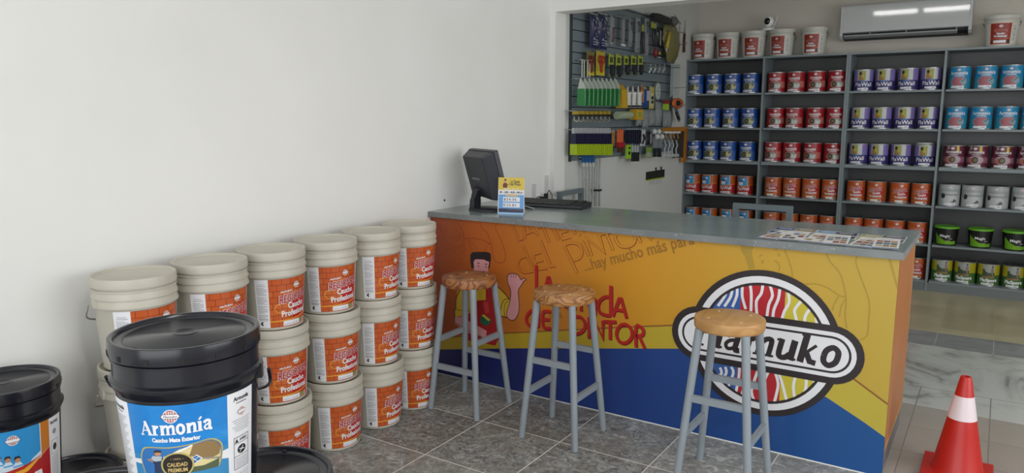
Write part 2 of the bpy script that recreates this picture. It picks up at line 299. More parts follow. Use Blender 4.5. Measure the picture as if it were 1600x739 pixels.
OPS=[('p', [(0.004, 0.21), (0.493, 0.319), (0.654, 0.352), (0.971, 0.417), (1.191, 0.462), (1.33, 0.49), (1.531, 0.528), (1.715, 0.547), (1.892, 0.548), (2.062, 0.516), (2.199, 0.465), (2.318, 0.41), (2.452, 0.328), (2.452, 0.181), (2.369, 0.228), (2.216, 0.306), (2.015, 0.374), (1.811, 0.412), (1.552, 0.414), (1.194, 0.353), (0.654, 0.261), (0.004, 0.13999999999999999)], 0, 'band', 1, 1), ('p', [(0.004, 0.13999999999999999), (0.654, 0.261), (1.194, 0.353), (1.552, 0.414), (1.811, 0.412), (2.015, 0.374), (2.216, 0.306), (2.369, 0.228), (2.452, 0.181), (2.452, 0.004), (0.004, 0.004)], 0, 'pblue', 1, 1), ('s', [(0.004, 0.21), (0.493, 0.319), (0.654, 0.352), (0.971, 0.417), (1.191, 0.462), (1.33, 0.49), (1.531, 0.528), (1.715, 0.547), (1.892, 0.548), (2.062, 0.516), (2.199, 0.465), (2.318, 0.41), (2.452, 0.328)], 0.008, 'brownline', 2, 0), ('p', [(0.192, 0.52), (0.219, 0.549), (0.288, 0.571), (0.37, 0.573), (0.441, 0.59), (0.49, 0.575), (0.549, 0.528), (0.559, 0.509), (0.544, 0.423), (0.5, 0.425), (0.47, 0.463), (0.46, 0.359), (0.274, 0.331), (0.254, 0.389), (0.174, 0.368), (0.175, 0.421), (0.183, 0.457)], 0, 'shirt', 3, 1), ('s', [(0.436, 0.589), (0.481, 0.582), (0.52, 0.558), (0.554, 0.523)], 0.005, 'ink', 5, 0), ('s', [(0.219, 0.541), (0.186, 0.484), (0.18, 0.422), (0.172, 0.403), (0.174, 0.368)], 0.005, 'ink', 5, 0), ('s', [(0.554, 0.529), (0.52, 0.516), (0.5, 0.476), (0.497, 0.424), (0.539, 0.418)], 0.004, 'ink', 5, 0), ('s', [(0.549, 0.514), (0.528, 0.5), (0.518, 0.461), (0.524, 0.424)], 0.003, 'ink', 5, 0), ('s', [(0.175, 0.426), (0.201, 0.412), (0.26, 0.416), (0.289, 0.42)], 0.003, 'ink', 5, 0), ('p', [(0.272, 0.569), (0.298, 0.568), (0.31, 0.535), (0.395, 0.546), (0.396, 0.58), (0.426, 0.588), (0.451, 0.553), (0.48, 0.456), (0.495, 0.365), (0.494, 0.313), (0.459, 0.243), (0.241, 0.242), (0.243, 0.378), (0.286, 0.411), (0.292, 0.481)], 0, 'apron', 4, 1), ('p', [(0.303, 0.56), (0.395, 0.572), (0.395, 0.499), (0.31, 0.483)], 0, 'shirt', 5, 1), ('p', [(0.374, 0.488), (0.41, 0.489), (0.42, 0.43), (0.389, 0.417)], 0, 'apronl', 5, 1), ('p', [(0.174, 0.368), (0.249, 0.379), (0.269, 0.36), (0.399, 0.32), (0.393, 0.277), (0.367, 0.276), (0.274, 0.287), (0.173, 0.328)], 0, 'skin', 5, 1), ('s', [(0.174, 0.368), (0.171, 0.337), (0.242, 0.308), (0.367, 0.276)], 0.003, 'ink', 6, 0), ('p', [(0.358, 0.395), (0.379, 0.416), (0.435, 0.39), (0.419, 0.362), (0.384, 0.347), (0.358, 0.361)], 0, 'green', 6, 1), ('p', [(0.367, 0.405), (0.379, 0.414), (0.425, 0.388), (0.414, 0.378)], 0, 'shirt', 7, 1), ('p', [(0.297, 0.671), (0.289, 0.712), (0.29, 0.75), (0.306, 0.765), (0.352, 0.771), (0.402, 0.776), (0.43, 0.769), (0.432, 0.736), (0.421, 0.684)], 0, 'ink', 4, 1), ('p', [(0.315, 0.672), (0.312, 0.71), (0.326, 0.726), (0.382, 0.73), (0.42, 0.719), (0.413, 0.688), (0.411, 0.628), (0.391, 0.588), (0.34, 0.582), (0.314, 0.621)], 0, 'skin', 5, 1), ('p', [(0.338, 0.708), (0.354, 0.708), (0.353, 0.703), (0.338, 0.703)], 0, 'ink', 6, 1), ('p', [(0.392, 0.708), (0.408, 0.708), (0.407, 0.703), (0.391, 0.703)], 0, 'ink', 6, 1), ('p', [(0.342, 0.691), (0.35, 0.692), (0.35, 0.685), (0.342, 0.684)], 0, 'ink', 6, 1), ('p', [(0.394, 0.693), (0.402, 0.694), (0.402, 0.687), (0.394, 0.686)], 0, 'ink', 6, 1), ('p', [(0.542, 0.648), (0.549, 0.664), (0.564, 0.67), (0.583, 0.673), (0.607, 0.67), (0.621, 0.656), (0.631, 0.642), (0.645, 0.654), (0.664, 0.649), (0.645, 0.636), (0.636, 0.618), (0.619, 0.595), (0.612, 0.566), (0.619, 0.501), (0.612, 0.45), (0.588, 0.413), (0.564, 0.407), (0.539, 0.422), (0.539, 0.456), (0.557, 0.509), (0.564, 0.56), (0.557, 0.592), (0.544, 0.615)], 0, 'skin', 5, 1), ('s', [(0.542, 0.648), (0.549, 0.664), (0.564, 0.67), (0.583, 0.673), (0.607, 0.67), (0.621, 0.656), (0.631, 0.642), (0.645, 0.654), (0.664, 0.649), (0.645, 0.636), (0.636, 0.618), (0.619, 0.595), (0.612, 0.566), (0.619, 0.501), (0.612, 0.45), (0.588, 0.413), (0.564, 0.407), (0.539, 0.422), (0.539, 0.456), (0.557, 0.509), (0.564, 0.56), (0.557, 0.592), (0.544, 0.615)], 0.004, 'ink', 6, 1), ('s', [(0.564, 0.665), (0.568, 0.648)], 0.003, 'ink', 7, 0), ('s', [(0.58, 0.667), (0.584, 0.65)], 0.003, 'ink', 7, 0), ('s', [(0.596, 0.669), (0.599, 0.652)], 0.003, 'ink', 7, 0), ('s', [(0.087, 0.85), (0.109, 0.822), (0.135, 0.793), (0.168, 0.782), (0.208, 0.786), (0.234, 0.797)], 0.004, 'faint', 2, 0), ('s', [(0.197, 0.94), (0.213, 0.91), (0.235, 0.88), (0.247, 0.845), (0.243, 0.803), (0.253, 0.767)], 0.004, 'faint', 2, 0), ('s', [(0.149, 0.839), (0.189, 0.84), (0.219, 0.866), (0.221, 0.848), (0.195, 0.819), (0.163, 0.832)], 0.004, 'faint', 2, 0), ('s', [(0.157, 0.919), (0.186, 0.892), (0.189, 0.871), (0.179, 0.863)], 0.003, 'faint', 2, 0), ('s', [(0.244, 0.837), (0.311, 0.844), (0.374, 0.841), (0.435, 0.821)], 0.004, 'faint', 2, 0), ('s', [(0.362, 0.94), (0.368, 0.912), (0.405, 0.884), (0.429, 0.84), (0.441, 0.785), (0.447, 0.745), (0.478, 0.72), (0.514, 0.729), (0.529, 0.753), (0.523, 0.798), (0.496, 0.857), (0.463, 0.915), (0.474, 0.945)], 0.004, 'faint', 2, 0), ('s', [(0.432, 0.823), (0.411, 0.818), (0.398, 0.796), (0.392, 0.78)], 0.003, 'faint', 2, 0), ('s', [(0.279, 0.84), (0.285, 0.807), (0.304, 0.772)], 0.003, 'faint', 2, 0), ('s', [(0.276, 0.832), (0.317, 0.804), (0.345, 0.776)], 0.003, 'faint', 2, 0), ('s', [(0.122, 0.77), (0.074, 0.728), (0.053, 0.672), (0.065, 0.619), (0.078, 0.588)], 0.004, 'faint', 2, 0), ('s', [(0.122, 0.77), (0.194, 0.745), (0.226, 0.711), (0.222, 0.687), (0.193, 0.687)], 0.003, 'faint', 2, 0), ('s', [(0.194, 0.774), (0.24, 0.76), (0.262, 0.734)], 0.003, 'faint', 2, 0), ('p', [(0.064, 0.904), (0.079, 0.916), (0.087, 0.884), (0.093, 0.855), (0.077, 0.857), (0.067, 0.883)], 0, 'faint', 2, 1), ('p', [(0.105, 0.902), (0.117, 0.903), (0.117, 0.897), (0.105, 0.896)], 0, 'faint', 2, 1), ('p', [(0.115, 0.886), (0.127, 0.887), (0.126, 0.882), (0.115, 0.881)], 0, 'faint', 2, 1), ('p', [(0.175, 0.925), (0.186, 0.926), (0.186, 0.921), (0.174, 0.92)], 0, 'faint', 2, 1), ('p', [(1.805, 0.952), (1.872, 0.948), (1.857, 0.92), (1.877, 0.845), (1.848, 0.839), (1.832, 0.89), (1.811, 0.919)], 0, 'faintr', 2, 1), ('s', [(1.997, 0.947), (2.021, 0.897), (2.036, 0.852), (2.041, 0.823)], 0.006, 'faintr', 2, 0), ('s', [(1.957, 0.889), (1.975, 0.882), (1.984, 0.863), (1.98, 0.843)], 0.006, 'faintr', 2, 0), ('p', [(1.891, 0.904), (1.907, 0.915), (1.909, 0.908), (1.892, 0.897)], 0, 'faintr', 2, 1), ('p', [(1.903, 0.884), (1.914, 0.886), (1.914, 0.872), (1.903, 0.87)], 0, 'faintr', 2, 1), ('p', [(1.972, 0.922), (1.982, 0.923), (1.982, 0.911), (1.972, 0.91)], 0, 'faintr', 2, 1), ('p', [(1.955, 0.941), (1.972, 0.944), (1.968, 0.936), (1.958, 0.935)], 0, 'faintr', 2, 1), ('s', [(2.094, 0.799), (2.137, 0.805), (2.185, 0.795), (2.234, 0.767), (2.257, 0.763)], 0.006, 'faintr', 2, 0), ('s', [(2.171, 0.948), (2.19, 0.908), (2.23, 0.865), (2.251, 0.807), (2.263, 0.751), (2.263, 0.68), (2.274, 0.63)], 0.006, 'faintr', 2, 0), ('s', [(2.294, 0.947), (2.29, 0.916), (2.314, 0.852), (2.352, 0.756), (2.355, 0.668), (2.353, 0.61), (2.329, 0.587)], 0.006, 'faintr', 2, 0), ('s', [(2.257, 0.764), (2.234, 0.766), (2.216, 0.725), (2.212, 0.698)], 0.006, 'faintr', 2, 0), ('s', [(2.258, 0.753), (2.245, 0.722), (2.241, 0.673)], 0.005, 'faintr', 2, 0), ('s', [(2.413, 0.95), (2.426, 0.909), (2.447, 0.843), (2.454, 0.826)], 0.009, 'faintr', 2, 0), ('s', [(0.567, 0.952), (0.618, 0.861), (0.647, 0.871)], 0.018, 'engd', 2, 0), ('s', [(0.644, 0.954), (0.657, 0.872)], 0.018, 'engd', 2, 0), ('s', [(0.644, 0.977), (0.692, 0.935), (0.74, 0.898)], 0.018, 'engd', 2, 0), ('s', [(0.662, 0.899), (0.71, 0.918)], 0.018, 'engd', 2, 0), ('s', [(0.735, 0.937), (0.82, 0.964)], 0.018, 'engd', 2, 0), ('s', [(0.765, 0.947), (0.808, 0.865)], 0.018, 'engd', 2, 0), ('s', [(0.82, 0.953), (0.863, 0.883)], 0.018, 'engd', 2, 0), ('s', [(0.845, 0.962), (0.887, 0.889), (0.936, 0.906)], 0.018, 'engd', 2, 0), ('s', [(0.871, 0.921), (0.92, 0.938)], 0.018, 'engd', 2, 0), ('s', [(0.952, 0.949), (0.96, 0.921)], 0.018, 'engd', 2, 0), ('s', [(1.0, 0.954), (1.018, 0.942)], 0.018, 'engd', 2, 0), ('s', [(0.644, 0.833), (0.711, 0.7)], 0.018, 'engd', 2, 0), ('s', [(0.675, 0.779), (0.631, 0.764), (0.609, 0.731), (0.622, 0.701), (0.653, 0.686), (0.711, 0.7)], 0.018, 'engd', 2, 0), ('s', [(0.706, 0.786), (0.732, 0.71), (0.797, 0.727)], 0.018, 'engd', 2, 0), ('s', [(0.715, 0.793), (0.758, 0.807)], 0.018, 'engd', 2, 0), ('s', [(0.723, 0.75), (0.771, 0.767)], 0.018, 'engd', 2, 0), ('s', [(0.753, 0.87), (0.818, 0.738), (0.847, 0.745)], 0.018, 'engd', 2, 0), ('s', [(0.896, 0.857), (0.976, 0.719)], 0.018, 'engd', 2, 0), ('s', [(0.896, 0.857), (0.937, 0.874), (0.981, 0.869), (1.002, 0.838), (0.99, 0.801), (0.95, 0.782)], 0.018, 'engd', 2, 0), ('s', [(1.001, 0.892), (1.042, 0.817)], 0.018, 'engd', 2, 0), ('s', [(0.986, 0.923), (0.991, 0.918)], 0.018, 'engd', 2, 0), ('s', [(1.058, 0.818), (1.025, 0.908), (1.128, 0.843), (1.095, 0.936)], 0.018, 'engd', 2, 0), ('s', [(1.091, 0.928), (1.171, 0.953)], 0.018, 'engd', 2, 0), ('s', [(1.137, 0.942), (1.177, 0.859)], 0.018, 'engd', 2, 0), ('s', [(1.191, 0.937), (1.187, 0.919), (1.211, 0.886), (1.248, 0.882), (1.285, 0.9), (1.295, 0.929), (1.283, 0.955)], 0.018, 'engd', 2, 0), ('s', [(1.298, 0.957), (1.325, 0.911)], 0.018, 'engd', 2, 0), ('s', [(1.349, 0.961), (1.382, 0.931)], 0.018, 'engd', 2, 0), ('s', [(0.565, 0.954), (0.616, 0.863), (0.645, 0.874)], 0.0115, 'engl', 3, 0), ('s', [(0.642, 0.956), (0.656, 0.874)], 0.0115, 'engl', 3, 0), ('s', [(0.642, 0.979), (0.69, 0.938), (0.738, 0.9)], 0.0115, 'engl', 3, 0), ('s', [(0.66, 0.901), (0.708, 0.92)], 0.0115, 'engl', 3, 0), ('s', [(0.734, 0.939), (0.818, 0.966)], 0.0115, 'engl', 3, 0), ('s', [(0.764, 0.949), (0.807, 0.867)], 0.0115, 'engl', 3, 0), ('s', [(0.819, 0.955), (0.861, 0.885)], 0.0115, 'engl', 3, 0), ('s', [(0.844, 0.964), (0.886, 0.891), (0.935, 0.908)], 0.0115, 'engl', 3, 0), ('s', [(0.869, 0.923), (0.918, 0.94)], 0.0115, 'engl', 3, 0), ('s', [(0.95, 0.951), (0.959, 0.923)], 0.0115, 'engl', 3, 0), ('s', [(0.998, 0.956), (1.016, 0.944)], 0.0115, 'engl', 3, 0), ('s', [(0.643, 0.835), (0.709, 0.702)], 0.0115, 'engl', 3, 0), ('s', [(0.674, 0.782), (0.629, 0.766), (0.607, 0.733), (0.62, 0.703), (0.652, 0.688), (0.709, 0.702)], 0.0115, 'engl', 3, 0), ('s', [(0.704, 0.788), (0.731, 0.712), (0.795, 0.729)], 0.0115, 'engl', 3, 0), ('s', [(0.713, 0.795), (0.756, 0.809)], 0.0115, 'engl', 3, 0), ('s', [(0.722, 0.753), (0.769, 0.769)], 0.0115, 'engl', 3, 0), ('s', [(0.751, 0.872), (0.816, 0.74), (0.846, 0.747)], 0.0115, 'engl', 3, 0), ('s', [(0.894, 0.859), (0.974, 0.721)], 0.0115, 'engl', 3, 0), ('s', [(0.894, 0.859), (0.935, 0.876), (0.98, 0.871), (1.0, 0.84), (0.989, 0.803), (0.949, 0.784)], 0.0115, 'engl', 3, 0), ('s', [(0.999, 0.894), (1.041, 0.819)], 0.0115, 'engl', 3, 0), ('s', [(0.985, 0.925), (0.989, 0.92)], 0.0115, 'engl', 3, 0), ('s', [(1.056, 0.82), (1.023, 0.91), (1.126, 0.845), (1.093, 0.938)], 0.0115, 'engl', 3, 0), ('s', [(1.09, 0.93), (1.17, 0.955)], 0.0115, 'engl', 3, 0), ('s', [(1.136, 0.944), (1.176, 0.861)], 0.0115, 'engl', 3, 0), ('s', [(1.189, 0.939), (1.186, 0.921), (1.209, 0.888), (1.247, 0.884), (1.283, 0.902), (1.294, 0.931), (1.282, 0.957)], 0.0115, 'engl', 3, 0), ('s', [(1.296, 0.958), (1.323, 0.913)], 0.0115, 'engl', 3, 0), ('s', [(1.347, 0.963), (1.38, 0.933)], 0.0115, 'engl', 3, 0), ('s', [(0.73, 0.732), (0.731, 0.579), (0.799, 0.588)], 0.018500000000000003, 'redd', 4, 0), ('s', [(0.726, 0.736), (0.727, 0.583), (0.795, 0.592)], 0.0165, 'red', 5, 0), ('s', [(0.78, 0.586), (0.802, 0.671), (0.809, 0.672), (0.836, 0.593)], 0.018500000000000003, 'redd', 4, 0), ('s', [(0.776, 0.59), (0.798, 0.675), (0.805, 0.676), (0.832, 0.597)], 0.0165, 'red', 5, 0), ('s', [(0.787, 0.616), (0.824, 0.621)], 0.018000000000000002, 'redd', 4, 0), ('s', [(0.783, 0.62), (0.82, 0.625)], 0.016, 'red', 5, 0), ('s', [(0.839, 0.623), (0.894, 0.63)], 0.018500000000000003, 'redd', 4, 0), ('s', [(0.835, 0.627), (0.89, 0.634)], 0.0165, 'red', 5, 0), ('s', [(0.867, 0.626), (0.868, 0.515)], 0.018500000000000003, 'redd', 4, 0), ('s', [(0.863, 0.63), (0.864, 0.519)], 0.0165, 'red', 5, 0), ('s', [(0.909, 0.599), (0.91, 0.521)], 0.018500000000000003, 'redd', 4, 0), ('s', [(0.905, 0.603), (0.906, 0.525)], 0.0165, 'red', 5, 0), ('s', [(0.975, 0.53), (0.932, 0.524), (0.931, 0.589), (0.971, 0.594)], 0.018500000000000003, 'redd', 4, 0), ('s', [(0.971, 0.534), (0.928, 0.528), (0.927, 0.593), (0.967, 0.598)], 0.0165, 'red', 5, 0), ('s', [(0.932, 0.556), (0.968, 0.5609999999999999)], 0.018000000000000002, 'redd', 4, 0), ('s', [(0.928, 0.56), (0.964, 0.565)], 0.016, 'red', 5, 0), ('s', [(1.004, 0.518), (1.003, 0.592), (1.085, 0.52), (1.083, 0.596)], 0.018500000000000003, 'redd', 4, 0), ('s', [(1.0, 0.522), (0.999, 0.596), (1.081, 0.524), (1.079, 0.6)], 0.0165, 'red', 5, 0), ('s', [(1.171, 0.674), (1.174, 0.519)], 0.0215, 'redd', 4, 0), ('s', [(1.167, 0.678), (1.17, 0.523)], 0.0195, 'red', 5, 0), ('s', [(1.172, 0.615), (1.139, 0.611), (1.11, 0.587), (1.101, 0.556), (1.111, 0.528), (1.141, 0.518), (1.174, 0.519)], 0.018500000000000003, 'redd', 4, 0), ('s', [(1.168, 0.619), (1.135, 0.615), (1.106, 0.591), (1.097, 0.56), (1.107, 0.532), (1.137, 0.522), (1.17, 0.523)], 0.0165, 'red', 5, 0), ('s', [(1.184, 0.517), (1.218, 0.612), (1.229, 0.613), (1.261, 0.518)], 0.018500000000000003, 'redd', 4, 0), ('s', [(1.18, 0.521), (1.214, 0.616), (1.225, 0.617), (1.257, 0.522)], 0.0165, 'red', 5, 0), ('s', [(1.198, 0.554), (1.245, 0.555)], 0.018000000000000002, 'redd', 4, 0), ('s', [(1.194, 0.558), (1.241, 0.559)], 0.016, 'red', 5, 0), ('s', [(0.742, 0.551), (0.743, 0.392)], 0.0215, 'redd', 4, 0), ('s', [(0.738, 0.555), (0.739, 0.396)], 0.0195, 'red', 5, 0), ('s', [(0.743, 0.483), (0.7, 0.476), (0.673, 0.446), (0.668, 0.418), (0.685, 0.394), (0.743, 0.392)], 0.018500000000000003, 'redd', 4, 0), ('s', [(0.739, 0.487), (0.696, 0.48), (0.669, 0.45), (0.664, 0.422), (0.681, 0.398), (0.739, 0.396)], 0.0165, 'red', 5, 0), ('s', [(0.822, 0.488), (0.777, 0.482), (0.77, 0.434), (0.781, 0.395), (0.823, 0.396)], 0.018500000000000003, 'redd', 4, 0), ('s', [(0.818, 0.492), (0.773, 0.486), (0.766, 0.438), (0.777, 0.399), (0.819, 0.4)], 0.0165, 'red', 5, 0), ('s', [(0.773, 0.437), (0.8150000000000001, 0.444)], 0.018000000000000002, 'redd', 4, 0), ('s', [(0.769, 0.441), (0.811, 0.448)], 0.016, 'red', 5, 0), ('s', [(0.842, 0.541), (0.844, 0.395), (0.864, 0.396)], 0.018500000000000003, 'redd', 4, 0), ('s', [(0.838, 0.545), (0.84, 0.399), (0.86, 0.4)], 0.0165, 'red', 5, 0), ('s', [(0.954, 0.478), (0.956, 0.35)], 0.018500000000000003, 'redd', 4, 0), ('s', [(0.95, 0.482), (0.952, 0.354)], 0.0165, 'red', 5, 0), ('s', [(0.954, 0.481), (1.001, 0.485), (1.026, 0.459), (1.023, 0.423), (0.991, 0.395), (0.955, 0.391)], 0.018500000000000003, 'redd', 4, 0), ('s', [(0.95, 0.485), (0.997, 0.489), (1.022, 0.463), (1.019, 0.427), (0.987, 0.399), (0.951, 0.395)], 0.0165, 'red', 5, 0), ('s', [(1.05, 0.492), (1.052, 0.379)], 0.018500000000000003, 'redd', 4, 0), ('s', [(1.046, 0.496), (1.048, 0.383)], 0.0165, 'red', 5, 0), ('s', [(1.078, 0.396), (1.076, 0.489), (1.132, 0.392), (1.13, 0.485)], 0.018500000000000003, 'redd', 4, 0), ('s', [(1.074, 0.4), (1.072, 0.493), (1.128, 0.396), (1.126, 0.489)], 0.0165, 'red', 5, 0), ('s', [(1.134, 0.482), (1.205, 0.49)], 0.018500000000000003, 'redd', 4, 0), ('s', [(1.13, 0.486), (1.201, 0.494)], 0.0165, 'red', 5, 0), ('s', [(1.171, 0.486), (1.173, 0.392)], 0.018500000000000003, 'redd', 4, 0), ('s', [(1.167, 0.49), (1.169, 0.396)], 0.0165, 'red', 5, 0), ('s', [(1.246, 0.485), (1.218, 0.463), (1.207, 0.427), (1.221, 0.395), (1.252, 0.387), (1.283, 0.41), (1.293, 0.444), (1.278, 0.476), (1.246, 0.485)], 0.018500000000000003, 'redd', 4, 0), ('s', [(1.242, 0.489), (1.214, 0.467), (1.203, 0.431), (1.217, 0.399), (1.248, 0.391), (1.279, 0.414), (1.289, 0.448), (1.274, 0.48), (1.242, 0.489)], 0.0165, 'red', 5, 0), ('s', [(1.316, 0.378), (1.313, 0.482), (1.344, 0.481), (1.353, 0.464), (1.345, 0.443), (1.315, 0.434)], 0.018500000000000003, 'redd', 4, 0), ('s', [(1.312, 0.382), (1.309, 0.486), (1.34, 0.485), (1.349, 0.468), (1.341, 0.447), (1.311, 0.438)], 0.0165, 'red', 5, 0), ('s', [(1.331, 0.436), (1.362, 0.379)], 0.018500000000000003, 'redd', 4, 0), ('s', [(1.327, 0.44), (1.358, 0.383)], 0.0165, 'red', 5, 0), ('s', [(1.756, 0.731), (1.745, 0.697), (1.717, 0.649)], 0.0125, 'W2', 10, 0), ('s', [(1.78, 0.745), (1.774, 0.701), (1.747, 0.651)], 0.0125, 'W2', 10, 0), ('s', [(1.801, 0.751), (1.802, 0.71), (1.784, 0.654)], 0.0125, 'W2', 10, 0), ('s', [(1.825, 0.759), (1.827, 0.708), (1.845, 0.653)], 0.0125, 'W2', 10, 0), ('s', [(1.859, 0.773), (1.867, 0.724), (1.869, 0.646)], 0.0125, 'W2', 10, 0), ('s', [(1.916, 0.78), (1.911, 0.735), (1.891, 0.696), (1.896, 0.638)], 0.0125, 'W2', 10, 0), ('s', [(1.946, 0.778), (1.96, 0.731), (1.946, 0.688), (1.94, 0.619)], 0.0125, 'W2', 10, 0), ('s', [(1.99, 0.766), (1.986, 0.719), (1.969, 0.665), (1.967, 0.613)], 0.0125, 'W2', 10, 0), ('s', [(2.027, 0.753), (2.033, 0.71), (2.015, 0.667), (2.004, 0.617)], 0.0125, 'W2', 10, 0), ('s', [(2.084, 0.724), (2.059, 0.683), (2.061, 0.658), (2.072, 0.621)], 0.0125, 'W2', 10, 0), ('s', [(2.123, 0.695), (2.104, 0.659), (2.103, 0.62)], 0.0125, 'W2', 10, 0), ('s', [(2.148, 0.669), (2.153, 0.626)], 0.0125, 'W2', 10, 0), ('s', [(1.739, 0.355), (1.748, 0.329), (1.722, 0.29)], 0.0125, 'W2', 10, 0), ('s', [(1.764, 0.363), (1.77, 0.333), (1.742, 0.283)], 0.0125, 'W2', 10, 0), ('s', [(1.791, 0.368), (1.803, 0.339), (1.777, 0.257)], 0.0125, 'W2', 10, 0), ('s', [(1.83, 0.371), (1.829, 0.322), (1.818, 0.244)], 0.0125, 'W2', 10, 0), ('s', [(1.854, 0.371), (1.87, 0.325), (1.856, 0.284), (1.842, 0.216)], 0.0125, 'W2', 10, 0), ('s', [(1.915, 0.377), (1.901, 0.326), (1.89, 0.269), (1.91, 0.214)], 0.0125, 'W2', 10, 0), ('s', [(1.962, 0.381), (1.943, 0.323), (1.94, 0.269), (1.965, 0.218)], 0.0125, 'W2', 10, 0), ('s', [(1.989, 0.384), (2.006, 0.331), (2.002, 0.282), (1.991, 0.222)], 0.0125, 'W2', 10, 0), ('s', [(2.004, 0.383), (2.027, 0.324), (2.052, 0.239)], 0.0125, 'W2', 10, 0), ('s', [(2.08, 0.38), (2.072, 0.328), (2.086, 0.252)], 0.0125, 'W2', 10, 0), ('s', [(2.124, 0.38), (2.125, 0.334), (2.115, 0.274)], 0.0125, 'W2', 10, 0), ('s', [(2.16, 0.379), (2.157, 0.335)], 0.0125, 'W2', 10, 0)]
